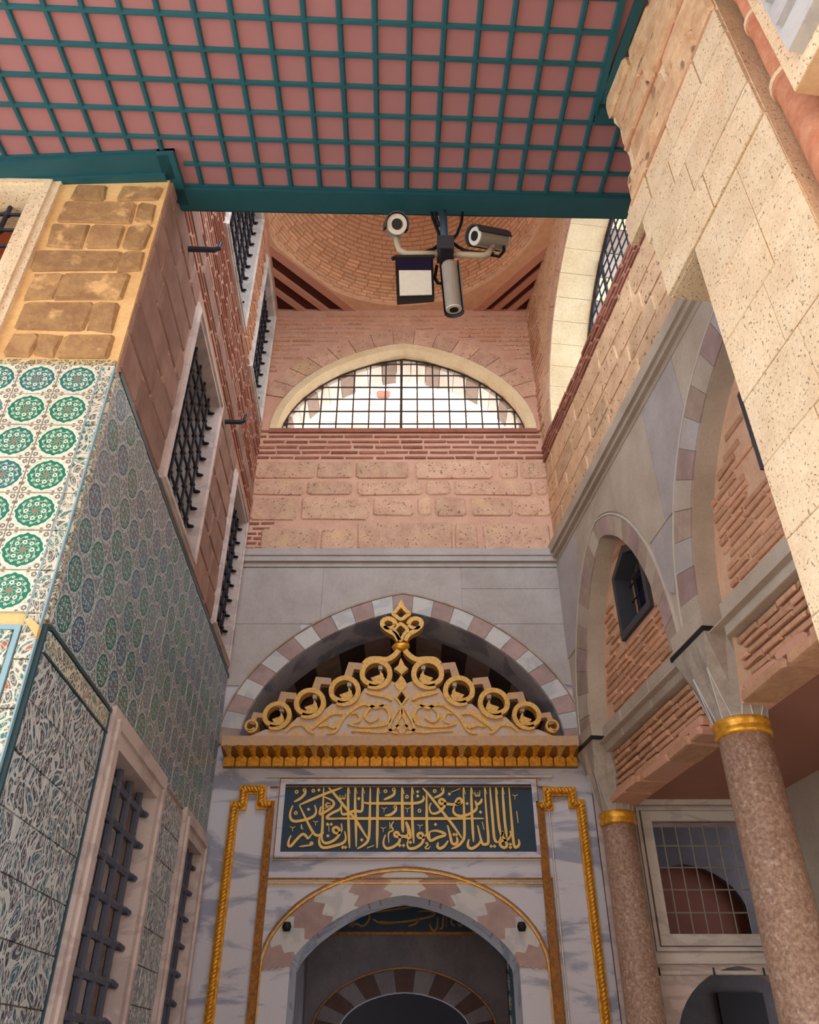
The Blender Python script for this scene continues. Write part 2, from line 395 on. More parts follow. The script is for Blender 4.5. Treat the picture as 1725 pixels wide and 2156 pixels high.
def block(parent, poly, y0, y1, mat, name='stone', bev=0.012, jit=0.0):     # a stone with worn front edges
    ar = sum(poly[i][0] * poly[(i + 1) % len(poly)][1] - poly[(i + 1) % len(poly)][0] * poly[i][1] for i in range(len(poly)))
    if ar < 0: poly = poly[::-1]
    m = len(poly); c = Vector((sum(p[0] for p in poly) / m, sum(p[1] for p in poly) / m)); v = []
    for p in poly: v.append((p[0], y1, p[1]))
    P = [(p[0] + random.uniform(-jit, jit), p[1] + random.uniform(-jit, jit)) for p in poly]
    for p in P: v.append((p[0], y0 + bev, p[1]))
    for p in P:
        d = c - Vector(p); d = d.normalized() * min(bev * 1.4, d.length * 0.3)
        v.append((p[0] + d.x, y0 + random.uniform(-jit, jit) * 0.4, p[1] + d.y))
    f = []
    for i in range(m):
        j = (i + 1) % m; f += [(i, j, m + j, m + i), (m + i, m + j, 2 * m + j, 2 * m + i)]
    f.append(tuple(range(2 * m, 3 * m)))
    return mk(name, v, f, mat, parent)
def rrect(x0, x1, z0, z1, r):
    r = min(r, (x1 - x0) * 0.4, (z1 - z0) * 0.4)
    return [(x0 + r, z0), (x1 - r, z0), (x1, z0 + r), (x1, z1 - r), (x1 - r, z1), (x0 + r, z1), (x0, z1 - r), (x0, z0 + r)]
UNIT = {}
def unit_mesh(mat, var, bev=0.08):
    key = (mat, var)
    if key not in UNIT:
        st = random.getstate(); random.seed(var * 31 + 5); v = []; b = bev
        for sy, ins in ((0.5, 0), (-0.5 + 0.3, 0), (-0.5, b)):
            for sx, sz in ((-1, -1), (1, -1), (1, 1), (-1, 1)):
                v.append((sx * (0.5 - ins * 0.5) + random.uniform(-.03, .03), sy, sz * (0.5 - ins * 1.5) + random.uniform(-.07, .07)))
        f = [(8, 9, 10, 11)]
        for a in (0, 4):
            for i in range(4): j = (i + 1) % 4; f.append((a + i, a + j, a + 4 + j, a + 4 + i))
        me = bpy.data.meshes.new('brick_mesh'); me.from_pydata(v, [], f); me.materials.append(M[mat]); UNIT[key] = me; random.setstate(st)
    return UNIT[key]
def piece(parent, name, me, loc, scale, rot=None):
    o = bpy.data.objects.new(name, me); link(o, parent); o.location = Vector(loc) - ORG[parent]; o.scale = scale
    if rot: o.rotation_euler = rot
    return o
def bricks(parent, x0, x1, z0, z1, pitch, bh, blen, y0, mats, inside=None, name='brick', jit=0.006, depth=0.03):
    z = z0 + pitch / 2; row = 0
    while z < z1 - bh * 0.4:
        x = x0 + random.uniform(-blen, 0) * 0.9
        while x < x1:
            l = blen * random.uniform(0.75, 1.2); a, b = max(x, x0), min(x + l, x1)
            if b - a > 0.06 and (inside is None or (inside(a + 0.02, z) and inside(b - 0.02, z))):
                mt = random.choice(mats)
                piece(parent, name, unit_mesh(mt, random.randrange(5)), ((a + b) / 2, y0 + depth / 2 + random.uniform(-jit, jit), z + random.uniform(-jit, jit) * 0.7),
                      (b - a, depth, bh * random.uniform(0.8, 1.15)), (0, random.uniform(-.012, .012), 0))
            x += l + random.uniform(0.015, 0.03)
        z += pitch; row += 1
def ring(parent, ain, aout, n, y0, y1, mats, name='voussoir', gap=0.003, t0=0.0, t1=1.0):
    # ain / aout: functions t -> (x, z)
    for i in range(n):
        a = t0 + (t1 - t0) * i / n; b = t0 + (t1 - t0) * (i + 1) / n; k = 4
        inn = [ain(a + (b - a) * j / k) for j in range(k + 1)]; out = [aout(a + (b - a) * j / k) for j in range(k + 1)]
        poly = inn + out[::-1]
        c = Vector((sum(p[0] for p in poly) / len(poly), sum(p[1] for p in poly) / len(poly)))
        poly = [tuple(Vector(p) + (c - Vector(p)).normalized() * gap) for p in poly]
        MB().prism(poly, y0 + random.uniform(-.002, .002), y1).build(name, mats[i % len(mats)], parent)
def af(cx, a, zs, h, k=0.15):
    def f(t): s = -math.cos(math.pi * t); return (cx + a * s, zs + h * aprof(s, k))
    return f
def rod(parent, a, b, r, mat='grid', name='bar', n=6): return MB().tube([a, b], r, n).build(name, mat, parent)
# ================================================================== SETTING
fl = MB().box(-9, 7, -9, 10.5, -0.2, 0.0).build('floor', 'ground'); props(fl, 'pale stone paving of the court below the walls', 'floor', None, 'structure')
props(MB().box(-9, 7, -9.4, -9.0, 0, 9.0).build('wall_light_shaper', 'ground'), 'unseen pale wall added behind the viewer to shape the light', 'wall', None, 'structure')  # unseen wall added to cut frontal sky light and bounce sun forward
# ------------------------------------------------------------------ painted eave canopy
def cz(X, Y, d=0.0): return 6.95 + .13 * (Y - 3.43) + .07 * (X + 1.74) + d
def croof(px, py):
    r = ray(px, py); n = Vector((-.07, -.13, 1)); c0 = 6.95 - .13 * 3.43 + .07 * 1.74
    return CAM + r * ((c0 - n.dot(CAM)) / n.dot(r))
can = thing('ceiling', 'sloping pink wooden eave canopy with a teal batten lattice', 'ceiling', None, (0, 3.5, 7.0), None, 'structure')
TS, DS = 0.077, -0.02
def cp(X, Y, d): return (X, Y, cz(X, Y, d))
def slab(name, poly, d0, d1, mat):
    n = len(poly); v = [cp(x, y, d0) for x, y in poly] + [cp(x, y, d1) for x, y in poly]
    f = [tuple(range(n)), tuple(range(2 * n - 1, n - 1, -1))] + [((i + 1) % n, i, n + i, n + (i + 1) % n) for i in range(n)]
    return mk(name, v, f, mat, can)
farY = lambda X: 3.835 + TS * X
slab('soffit_board', [(-5.2, 3.40), (-5.2, -2.2), (2.5, -2.2), (2.5, farY(2.5) - .02), (-1.76, farY(-1.76) - .02), (-1.76, 3.40)], 0.0, 0.04, 'pink')
slab('roof_cover', [(-5.2, 3.40), (-5.2, -2.2), (2.5, -2.2), (2.5, farY(2.5)), (-1.76, farY(-1.76)), (-1.76, 3.40)], 0.12, 0.16, 'beamdark')
# far beam, pier beam, return
def beam(name, a, b, w, wy, d0=-0.05):
    a = Vector(a); b = Vector(b); t = (b - a).normalized(); nrm = Vector((-t.y, t.x)) * w * wy
    slab(name, [tuple(a), tuple(b), tuple(b + nrm), tuple(a + nrm)] if wy < 0 else [tuple(a + nrm), tuple(b + nrm), tuple(b), tuple(a)], d0, 0.12, 'teal')
fa = (-1.80, farY(-1.80)); fb = (2.5, farY(2.5))
beam('beam', fa, fb, .19, -1); beam('beam_moulding', (fa[0], fa[1] + .035), (fb[0], fb[1] + .035), .05, -1, -0.02)
beam('beam_fillet', (fa[0], fa[1] - .19), (fb[0], fb[1] - .19), .02, -1, -0.025)
beam('beam', (-5.2, 3.42), (-1.70, 3.42), .2, -1); beam('beam_fillet', (-5.2, 3.22), (-1.66, 3.22), .02, -1, -0.025)
beam('beam_moulding', (-5.2, 3.425), (-1.76, 3.425), .06, -1, -0.075)
beam('beam', (-1.66, 3.66), (-1.66, 3.2), .12, -1)
# lattice battens
o1 = croof(856, 400); PITCHB = 0.2165
def batten(a, b, name='batten'):
    pa = Vector(cp(a[0], a[1], -0.004)); pb = Vector(cp(b[0], b[1], -0.004))
    MB().tube([pa, pb], 0.019, 6).build(name, 'teal', can)
edge = croof(1304, 0)
for i in range(-18, 8):
    X0 = o1.x + PITCHB * i; Y0 = o1.y; xa = lambda Y: X0 + DS * (Y - Y0) * 1.0
    yn = 1.55; yf = farY(X0) - .19 if X0 > -1.62 else 3.22
    if X0 > 1.36: yn = 3.0 + .02
    batten((xa(yn), yn), (xa(yf), yf))
o2 = croof(700, 351)
for j in range(-1, 9):
    Yc = o2.y - PITCHB * j * 0.985
    xl = -5.0; xr = 1.31
    if Yc + TS * (-1.62 - o2.x) > 3.2: xl = -1.62
    if Yc + TS * (1.4 - o2.x) > 3.02: xr = 2.2
    if j == -1: continue
    batten((xl, Yc + TS * (xl - o2.x)), (xr, Yc + TS * (xr - o2.x)))
slab('corner_plate', [(1.31, 3.12), (1.31, 2.96), (1.9, 3.0), (1.9, 3.16)], -0.03, 0.0, 'teal')
beam('side_trim', (1.30, 1.5), (1.30, 3.05), .03, -1, -0.03)
beam('side_trim', (1.56, 1.3), (1.37, 3.0), .06, 1, -0.03)

# ------------------------------------------------------------------ left pier (front face)
wp = props(MB().box(-.08, 0, 0, .03, 0, 6.92).prism(rect(-3.6, -.08, 0, 6.92), 0, 0.9, [rect(*(lambda a, b: (-1.75, a, 5.15, b))(PF.at(100, 400)[0], PF.at(100, 395)[1]))]).build('wall_pier', 'pier_mortar', None, PF),
           'ochre masonry pier on the left with a tiled lower face', 'wall', None, 'structure')
rows = [(392, 422, [(540, 780), (870, 1215)]), (428, 469, [(430, 985), (1000, 1165)]), (474, 524, [(350, 635), (655, 900), (910, 1090)]), (530, 573, [(250, 860), (870, 1035)]),
        (579, 634, [(205, 425), (420, 920)]), (640, 699, [(135, 650), (655, 860)]), (706, 754, [(60, 262), (262, 432), (442, 830)])]
for a, b, xs in rows:
    z1 = PF.at(250, a)[1]; z0 = PF.at(200, b)[1]; ym = (a + b) / 2
    for xa, xb in xs:
        x0 = PF.at(xa * .29, ym)[0]; x1 = min(PF.at(xb * .29, ym)[0], -0.03)
        block(wp, rrect(x0, x1, z0, z1, .02), -0.016, 0.01, 'pier_stone', 'stone', .012, .016)
TP = 0.2335
tm = {}
def tile_mesh(mat):
    if mat not in tm:
        me = bpy.data.meshes.new('tile_mesh'); b = .49; v = []
        for y, s in ((0.5, .5), (-0.3, b + .004), (-0.5, b)):
            for sx, sz in ((-1, -1), (1, -1), (1, 1), (-1, 1)): v.append((sx * s, y, sz * s))
        f = [(8, 9, 10, 11)] + [(a + i, a + (i + 1) % 4, a + 4 + (i + 1) % 4, a + 4 + i) for a in (0, 4) for i in range(4)]
        me.from_pydata(v, [], f); me.materials.append(M[mat]); tm[mat] = me
    return tm[mat]
def tile(parent, x, z, mat, w=TP, h=TP, y=-0.008, name='tile'):
    return piece(parent, name, tile_mesh(mat), (x, y + random.uniform(-.0015, .0015), z), (w * .985, 0.016, h * .985), (random.uniform(-.004, .004), 0, random.uniform(-.006, .006)))
for j in range(7):
    for i in range(4): tile(wp, -0.195 - TP * i, 4.895 - TP * j, 'tile_g')
for i in range(5): tile(wp, -0.12 - .24 * i, 5.03, 'brownborder', .24, .045, name='border_tile')
for j in range(8): tile(wp, -0.04, 4.9 - .235 * j, 'border', .076, .235, name='border_tile')
MB().box(-0.078, -0.073, -.019, 0, 3.3, 5.0).box(-.004, .004, -.02, 0, 1.0, 5.0).build('edge_strip', 'bluefr', wp)
for j in range(10): tile(wp, -0.04, 3.02 - .235 * j, 'border', .076, .235, name='border_tile')
for j in range(9):
    for i in range(4): tile(wp, -0.235 - TP * i, 3.17 - TP * j, 'floral_b', name='panel_tile')
MB().box(-1.6, -0.085, -.022, 0, 3.285, 3.31).box(-0.11, -0.085, -.022, 0, .5, 3.285).build('panel_border', 'bluefr', wp)
MB().prism([(-0.075, 3.33), (0.005, 3.24), (0.005, 3.30), (-0.05, 3.345)], -0.03, 0.0).build('chipped_corner', 'pier_mortar', wp)
# window in the pier
wn = 0
def window(frame, x0, x1, z0, z1, fw, mat, nx, nz, y=0.14, back='dark', depth=0.3, label='', proud=0.03, r=0.014, sill=True, barmat='iron', knob=0.0, backs=None):
    global wn; wn += 1
    t = thing('window_%d' % wn, label, 'window', frame, ((x0 + x1) / 2, 0, z0), None, 'structure')
    d = depth
    for nm, poly in (('head', rect(x0, x1, z1 - fw, z1)), ('jamb', rect(x0, x0 + fw, z0 + fw, z1 - fw)), ('jamb', rect(x1 - fw, x1, z0 + fw, z1 - fw)), ('sill', rect(x0, x1, z0, z0 + fw))):
        p = MB().prism(poly, -proud, d).build(nm, mat, t)
    xa, xb, za, zb = x0 + fw, x1 - fw, z0 + fw, z1 - fw
    g_ = .02
    MB().prism(rect(x0 + fw * .3, x1 - fw * .3, z0 + fw * .3, z1 - fw * .3), -proud - .018, -proud, [rect(x0 + fw * .55, x1 - fw * .55, z0 + fw * .55, z1 - fw * .55)]).build('frame_bead', mat, t)
    if backs:
        n = backs; w = (xb - xa) / n
        for i in range(n): MB().box(xa + w * i + .01, xa + w * (i + 1) - .01, d - .05, d - .02, za, zb).build('shutter_board', random.choice(['wood', 'wood_o', 'wood']), t)
    MB().box(xa, xb, d - .02, d, za, zb).build('unlit_interior', back, t)  # back sheet in place of the unlit interior
    for i in range(nx):
        x = xa + (xb - xa) * (i + .5) / nx; rod(t, (x, y, za), (x, y, zb), r, barmat)
    for j in range(nz):
        z = za + (zb - za) * (j + .5) / nz; m = MB().tube([(xa, y, z), (xb, y, z)], r * .9, 6)
        if knob:
            for i in range(nx):
                x = xa + (xb - xa) * (i + .5) / nx
                m.tube([(x - knob, y, z), (x - knob * .5, y, z), (x + knob * .5, y, z), (x + knob, y, z)], [knob * .5, knob, knob, knob * .5], 6)
            m.tube([(xb - .005, y, z), (xb - .03, y - .05, z - .02)], [knob * .8, knob * .5], 6)
        m.build('crossbar', barmat, t)
    return t
xr = PF.at(130, 395)[0]; zt = PF.at(100, 380)[1]
window(PF, -1.9, xr, 5.1, zt, .18, 'cream', 6, 8, .1, 'dark', .35, 'marble-framed barred window high on the ochre left pier', .03, .016, knob=.026, backs=4)

# ------------------------------------------------------------------ receding left wall
WIN = [(4.54, 5.83, 5.03, 6.87), (6.82, 7.82, 5.03, 6.87), (4.78, 6.2, 8.28, 10.31), (6.70, 7.77, 8.28, 10.31), (4.60, 6.07, 0.9, 3.37), (6.87, 7.94, 0.9, 3.37)]
wl = MB().prism(rect(3.452, 8.05, 0, 10.9), 0, 0.45, [rect(a + .03, b - .03, c + .03, d - .03) for a, b, c, d in WIN]).build('wall_left', 'rec_mortar', None, L)
props(wl, 'receding left wall, green tiles below, masonry and brick above', 'wall', None, 'structure')
LB = ['pale marble window frame with iron grille above the tiles, nearer the pier', 'narrow marble-framed grille window above the tiles beside the portal corner', 'tall upper left window cut by the canopy edge', 'slender upper left window beside the lunette wall',
      'large barred window in the tiled wall, nearer the pier', 'narrow barred window in the tiled wall beside the marble portal']
for i, (a, b, c, d) in enumerate(WIN):
    if i < 4: window(L, a, b, c, d, (.1, .09, .09, .09)[i], 'marble_p' if i < 2 else 'marble_w', 5, 9, .06, 'dark', .4, LB[i], .03, .013, knob=.024)
    else: window(L, a, b, c, d, .2, 'marble_p', 4, 10, .05, 'dark', .4, LB[i], .045, .026, knob=.036, backs=5, barmat='iron_l')
inwin = lambda x, z: not any(a - .02 < x < b + .02 and c - .02 < z < d + .02 for a, b, c, d in WIN)
for j in range(7):
    for i in range(19):
        tile(wl, 3.6 + .2345 * i, 4.86 - .2325 * j, 'tile_r', .2345, .2325)
for j in range(7): tile(wl, 3.46, 4.86 - .2325 * j, 'border', .05, .2325, name='border_tile')
MB().box(3.48, 8.0, -.018, 0, 4.98, 5.02).build('tile_coping', 'darkteal', wl)
MB().box(3.5, 4.6, -.022, 0, 3.325, 3.345).box(3.5, 4.6, -.022, 0, 3.20, 3.21).box(4.565, 4.585, -.022, 0, 1., 3.33).box(3.44, 3.46, -.022, 0, 1.0, 3.33).build('dark_edge_strip', 'darkteal', wl)
for i in range(5): tile(wl, 3.61 + .23 * i, 3.265, 'border', .23, .11, name='border_tile')
for j in range(11):
    for i in range(5): tile(wl, 3.56 + .222 * i, 3.085 - .23 * j, 'floral', .222, .23, name='panel_tile')
    for i in range(3): tile(wl, 6.21 + .26 * i, 3.2 - .23 * j, 'floral', .26, .23, name='panel_tile')
# stones between the tiles and the brickwork
def stone_courses(parent, x0, x1, zs, lens, y0, mat, ok, gap=.012, bev=.012, jit=.006, rr=.02, name='stone'):
    for a, b in zip(zs[:-1], zs[1:]):
        x = x0 - random.uniform(0, lens[0])
        while x < x1:
            l = random.uniform(*lens); xa, xb = max(x, x0), min(x + l, x1); x += l
            if xb - xa < .07: continue
            # clip against windows
            segs = [(xa, xb)]
            for wa, wb, wc, wd_ in WIN if ok else []:
                if wc < b - .03 and wd_ > a + .03:
                    ns = []
                    for p, q_ in segs:
                        if q_ <= wa or p >= wb: ns.append((p, q_))
                        else:
                            if p < wa: ns.append((p, wa))
                            if q_ > wb: ns.append((wb, q_))
                    segs = ns
            for p, q_ in segs:
                if q_ - p > .06: block(parent, rrect(p + gap, q_ - gap, a + gap, b - gap, rr), y0, 0.02, random.choice(mat) if isinstance(mat, list) else mat, name, bev, jit)
stone_courses(wl, 3.44, 8.0, [5.04, 5.33, 5.62, 5.92, 6.2, 6.5, 6.78, 7.05], (.45, .85), -.014, 'rec_stone', True)
stone_courses(wl, 3.44, 8.0, [7.22, 7.44], (.5, .9), -.014, 'rec_stone', True)
bricks(wl, 3.5, 7.98, 7.05, 7.22, .085, .035, .3, -.014, ['brick'], inwin)
bricks(wl, 3.5, 7.98, 7.44, 8.28, .07, .026, .28, -.009, ['brick'], inwin)
bricks(wl, 6.2, 6.7, 8.28, 10.6, .08, .035, .26, -.014, ['brick2'], inwin)  # orange brick here stands in for the warm light on this strip
bricks(wl, 3.5, 4.78, 8.28, 9.0, .08, .035, .28, -.014, ['brick'], inwin)
# iron hooks
for k, (px, py, ln, cl) in enumerate(((393, 524, .25, 'dark iron hook with a weathered pale back, high under the canopy edge'), (471, 888, .2, 'dark iron hook between the two pairs of left windows'))):
    x, z = L.at(px, py)
    m = MB().tube([(x, 0.02, z), (x, -ln + .03, z - .0), (x, -ln, z + .02), (x + .01, -ln - .005, z + .11)], [.024, .022, .02, .012], 8)
    props(m.build('iron_hook', 'iron', None, L, (x, 0, z)), cl, 'hook', 'iron hooks on the left wall')
# ------------------------------------------------------------------ back wall (upper part)
LC, LA, LZ, LH = -0.083, 1.74, 8.426, 1.58
wb_ = MB().prism(rect(-2.1, 1.8, 6.30, 10.8), 0, 0.56, [arch_hole(LC, LA - .02, LZ + .01, LZ + .02, LH - .02, .16, 32)]).build('wall_back', 'back_mortar', None, B)
props(wb_, 'warm masonry back wall above the portal with a big arched lunette', 'wall', None, 'structure')
def bx(cx_, y): return B.at(480 + cx_ * .429, y)[0]
def bz(y): return B.at(850, y)[1]
for y0, y1, xs in ((972, 1009, [(130, 430), (435, 620), (625, 893), (915, 1303), (1330, 1425), (1432, 1575)]), (1012, 1044, [(118, 380), (385, 615), (632, 960), (970, 1093), (1106, 1496), (1506, 1568)]),
                   (1047, 1096, [(110, 345), (356, 697), (710, 916), (931, 1001), (1013, 1173), (1186, 1402), (1408, 1588)]), (1113, 1160, [(156, 446), (454, 622), (632, 1105), (1111, 1230), (1250, 1588)])):
    for a, b in xs:
        ym = (y0 + y1) / 2
        z1 = bz(y0); z0 = bz(y1 if not (y0 == 1047 and a > 700) else 1088)
        if (a, b) == (632, 1105): z1 = bz(1099)
        if y0 == 1113 and a > 1105: z1 = bz(1102)
        block(wb_, rrect(bx(a, ym) + .006, bx(b, ym) - .006, z0 + .006, z1 - .006, .035), -.018, .02, 'back_stone', 'stone', .016, .008)
bricks(wb_, -1.93, 1.70, bz(970), LZ, .0875, .042, .3, -.012, ['brick'], None)
bricks(wb_, -1.95, -1.62, bz(1160), bz(1100), .07, .035, .2, -.012, ['brick'], None)
# lunette voussoirs, plaster reveal, stones at the sides
ring(wb_, af(LC, LA + .0, LZ, LH, .16), af(LC, LA + .36, LZ - .05, LH + .36, .16), 15, -.02, .02, ['back_stone'], 'voussoir', .008, .13, .87)
MB().prism(arch(LC, LA, LZ, LH, .16, 32) + arch(LC, LA - .1, LZ + .0, LH - .11, .16, 32)[::-1], -.025, .2).build('lunette_reveal', 'plaster', wb_)
def inl(x, z): return z > archz(x, LC, LA + .38, LZ - .05, LH + .38, .16) + .03 and z < 10.62
bricks(wb_, -1.95, 1.70, 9.1, 10.66, .085, .04, .3, -.01, ['back_stone', 'brick2', 'back_stone'], inl)
# reveal stones deep in the opening
ring(wb_, af(LC, LA - .16, LZ, LH - .18, .16), af(LC, LA - .02, LZ, LH - .03, .16), 23, .2, .58, ['outer', 'vs_tan', 'outer'], 'reveal_stone', .006, .02, .98)
MB().box(LC - LA, LC + LA, -.03, .56, LZ - .06, LZ + .005).build('lunette_sill', 'brick', wb_)
# lunette grille
gr = thing('window_%d' % (wn + 1), 'arched lunette grille of thin iron bars over the brick band', 'window', B, (LC, .25, LZ), None, 'structure'); wn += 1
ga, gh = LA - .1, LH - .11
for i in range(15):
    x = LC - ga + 2 * ga * (i + .5) / 15.0 - .03; z = archz(x, LC, ga, LZ, gh, .16)
    if z - LZ > .08: rod(gr, (x, .19, LZ), (x, .19, z + .02), .011 if i != 7 else .02)
for j in range(7):
    z = LZ + .03 + .222 * j; xs = [LC - ga + 2 * ga * k / 400 for k in range(401) if archz(LC - ga + 2 * ga * k / 400, LC, ga, LZ, gh, .16) > z]
    if xs: rod(gr, (xs[0] - .03, .175, z), (xs[-1] + .03, .175, z), .011)
MB().tube([(x, .182, z) for x, z in arch(LC, ga + .005, LZ, gh + .005, .16, 32)], .016, 6).build('hoop', 'grid', gr)
# wall across the lane, seen through the lunette
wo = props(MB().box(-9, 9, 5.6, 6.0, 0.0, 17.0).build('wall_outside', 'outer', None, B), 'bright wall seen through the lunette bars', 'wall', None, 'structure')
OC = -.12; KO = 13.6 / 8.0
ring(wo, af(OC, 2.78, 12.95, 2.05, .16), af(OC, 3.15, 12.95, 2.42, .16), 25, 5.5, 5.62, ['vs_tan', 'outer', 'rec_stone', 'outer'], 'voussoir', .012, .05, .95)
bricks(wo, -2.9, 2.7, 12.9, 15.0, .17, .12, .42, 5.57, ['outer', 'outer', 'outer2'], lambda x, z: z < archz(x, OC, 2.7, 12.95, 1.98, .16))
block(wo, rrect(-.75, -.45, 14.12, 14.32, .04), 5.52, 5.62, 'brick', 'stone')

# ------------------------------------------------------------------ portal wall below the cornice
AC, AA, AZ, AH = -0.075, 1.655, 4.27, 1.50       # big recess arch, inner edge
DC, DA, DZ, DH = -0.042, 1.0, 2.31, 0.57; DK = (.45, .4, .15)         # doorway arch, inner edge
wp2 = MB().prism(rect(-2.05, 1.78, 0, 6.30), 0, 0.55, [arch_hole(AC, AA, AZ - .05, AZ, AH, .2, 32), [(DC - DA, 0.02)] + arch(DC, DA, DZ, DH, DK, 28) + [(DC + DA, 0.02)]]).build('wall_portal', 'marble', None, B)
props(wp2, 'grey marble portal wall with a gilded doorway', 'wall', None, 'structure')
# cornice string between stone and masonry
tr = MB()
tr.prism([(-2.0, 6.47), (1.75, 6.47), (1.75, 6.56), (-2.0, 6.56)], -.075, .05).box(-2.0, 1.75, -.06, .05, 6.40, 6.47).box(-2.0, 1.75, -.025, .05, 6.34, 6.40)
props(tr.build('trim_1', 'grey', None, B, (0, 0, 6.4)), 'grey stone string course across the back wall', 'trim', None, 'structure')
# ashlar above the arch
ext = lambda x: archz(x, AC, AA + .235, AZ - .03, AH + .235, .2)
def ash(parent, x0, x1, z0, z1, f, mat='grey'):
    n = 10; xs = [x0 + (x1 - x0) * i / n for i in range(n + 1)]; lo = [(x, max(z0, f(x) + .008)) for x in xs]
    keep = [p for p in lo if p[1] < z1 - .004]
    if len(keep) < 2: return
    poly = keep + [(keep[-1][0], z1), (keep[0][0], z1)]
    MB().prism(poly, -.012, .02).build('ashlar', mat, parent)
for x0, x1, z0, z1 in ((-2.02, -.99, 5.62, 6.335), (-.985, .585, 5.6, 6.335), (.59, 1.75, 6.06, 6.335), (.59, 1.75, 5.62, 6.055), (-2.02, -1.2, 4.9, 5.615), (1.0, 1.75, 4.9, 5.615)): ash(wp2, x0, x1, z0, z1, ext)
ring(wp2, af(AC, AA, AZ, AH, .2), af(AC, AA + .215, AZ - .0, AH + .215, .2), 25, -.02, .5, ['vs_red', 'vs_white'], 'voussoir', .003)
MB().prism(arch(AC, AA + .235, AZ, AH + .235, .2, 36) + arch(AC, AA + .217, AZ, AH + .217, .2, 36)[::-1], -.03, .02).build('arch_fillet', 'vs_tan', wp2)
# deep recess behind the crest
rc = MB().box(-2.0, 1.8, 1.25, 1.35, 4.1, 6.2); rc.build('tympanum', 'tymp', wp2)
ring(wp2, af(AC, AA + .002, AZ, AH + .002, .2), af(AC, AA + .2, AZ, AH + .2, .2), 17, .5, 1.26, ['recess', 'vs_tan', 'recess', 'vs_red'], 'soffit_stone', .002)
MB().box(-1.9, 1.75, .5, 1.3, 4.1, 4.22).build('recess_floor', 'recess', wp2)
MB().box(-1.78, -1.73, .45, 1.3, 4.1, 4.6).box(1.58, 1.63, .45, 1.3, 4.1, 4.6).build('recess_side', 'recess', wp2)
# gilded muqarnas cornice
co = thing('muqarnas_cornice', 'gilded stalactite cornice running over the inscription', 'cornice', B, (AC, -.1, 4.03))
cx0, cx1 = -1.845, 1.665; z_b, z_m, z_t = bz(1618), bz(1599), bz(1571)
MB().box(cx0, cx1, -.045, .02, z_b, z_m).build('lower_band', 'gold_dark', co)
nb = 29; w = (cx1 - cx0) / nb
for i in range(nb):
    x = cx0 + w * (i + .5)
    MB().prism([(x - w * .44, z_b + .004), (x + w * .44, z_b + .004), (x + w * .44, z_m - .01), (x + w * .2, z_m + .012), (x - w * .2, z_m + .012), (x - w * .44, z_m - .01)], -.075, -.04).build('gold_leaf_block', 'gold', co)
# sloping backing from wall to overhang
H = B.at(850, 1571, -.25)[1]
v = [(cx0, -.05, z_m), (cx1, -.05, z_m), (cx1, -.24, H), (cx0, -.24, H), (cx0, .02, z_m), (cx1, .02, z_m), (cx1, .02, H), (cx0, .02, H)]
mk('niche_backing', v, [(0, 1, 2, 3), (0, 3, 7, 4), (1, 5, 6, 2), (3, 2, 6, 7), (0, 4, 5, 1)], 'gold_dark', co)
for i in range(nb):
    x = cx0 + w * (i + .5); m = MB(); hw = w * .3
    zz = [z_m - .012, z_m + (H - z_m) * .2, z_m + (H - z_m) * .5, z_m + (H - z_m) * .8, H]; yy = [-.085, -.105, -.165, -.2, -.26]; ww = [.2, .55, .7, .95, 1.4]
    v = []; f = []
    for zq, yq, wq in zip(zz, yy, ww): v += [(x - hw * wq, -.04, zq), (x - hw * wq, yq, zq), (x, yq - .022 * wq, zq), (x + hw * wq, yq, zq), (x + hw * wq, -.04, zq)]
    for a in range(4):
        for b in range(4): f.append((a * 5 + b, a * 5 + b + 1, a * 5 + b + 6, a * 5 + b + 5))
    f += [(4, 3, 2, 1, 0)]
    mk('stalactite', v, f, random.choice(['gold', 'gold', 'gold_pale']), co)
ZT0 = H; ZT1 = B.at(850, 1549, -.27)[1]
MB().box(cx0 + .01, cx1 - .01, -.27, .02, ZT0, ZT1).build('painted_fascia', 'gilt_grey', co)
# scrollwork crest standing on the cornice
YC = -.2
cr = thing('gilded_crest', 'gilded openwork scroll crest with a clover finial above the cornice', 'ornament', B, (AC, YC, ZT1))
def c2(x, y): return B.at(x, y, YC)
sc = 1 / 215.0
def c2l(l): return [c2(*p) for p in l]
MX = 846.5
def mir(l): return [(2 * MX - x, y) for x, y in l]
base_z = ZT1
topl = [(518, 1549), (560, 1538), (600, 1538), (628, 1512), (668, 1510), (700, 1484), (745, 1486), (768, 1452), (805, 1450), (824, 1436), (846.5, 1446)]
poly = [c2(520, 1549)] + c2l(topl[1:]) + c2l(mir(topl)[::-1][1:-1]) + [c2(2 * MX - 520, 1549)]
zb = base_z - .005
poly = [(poly[0][0], zb)] + [(x, max(z, zb + .01)) for x, z in poly[1:-1]] + [(poly[-1][0], zb)]
MB().prism(poly, YC - .03, YC + .06, [c2l([(846.5, 1458), (856, 1472), (846.5, 1486), (837, 1472)])]).build('crest_plate', 'crest', cr)
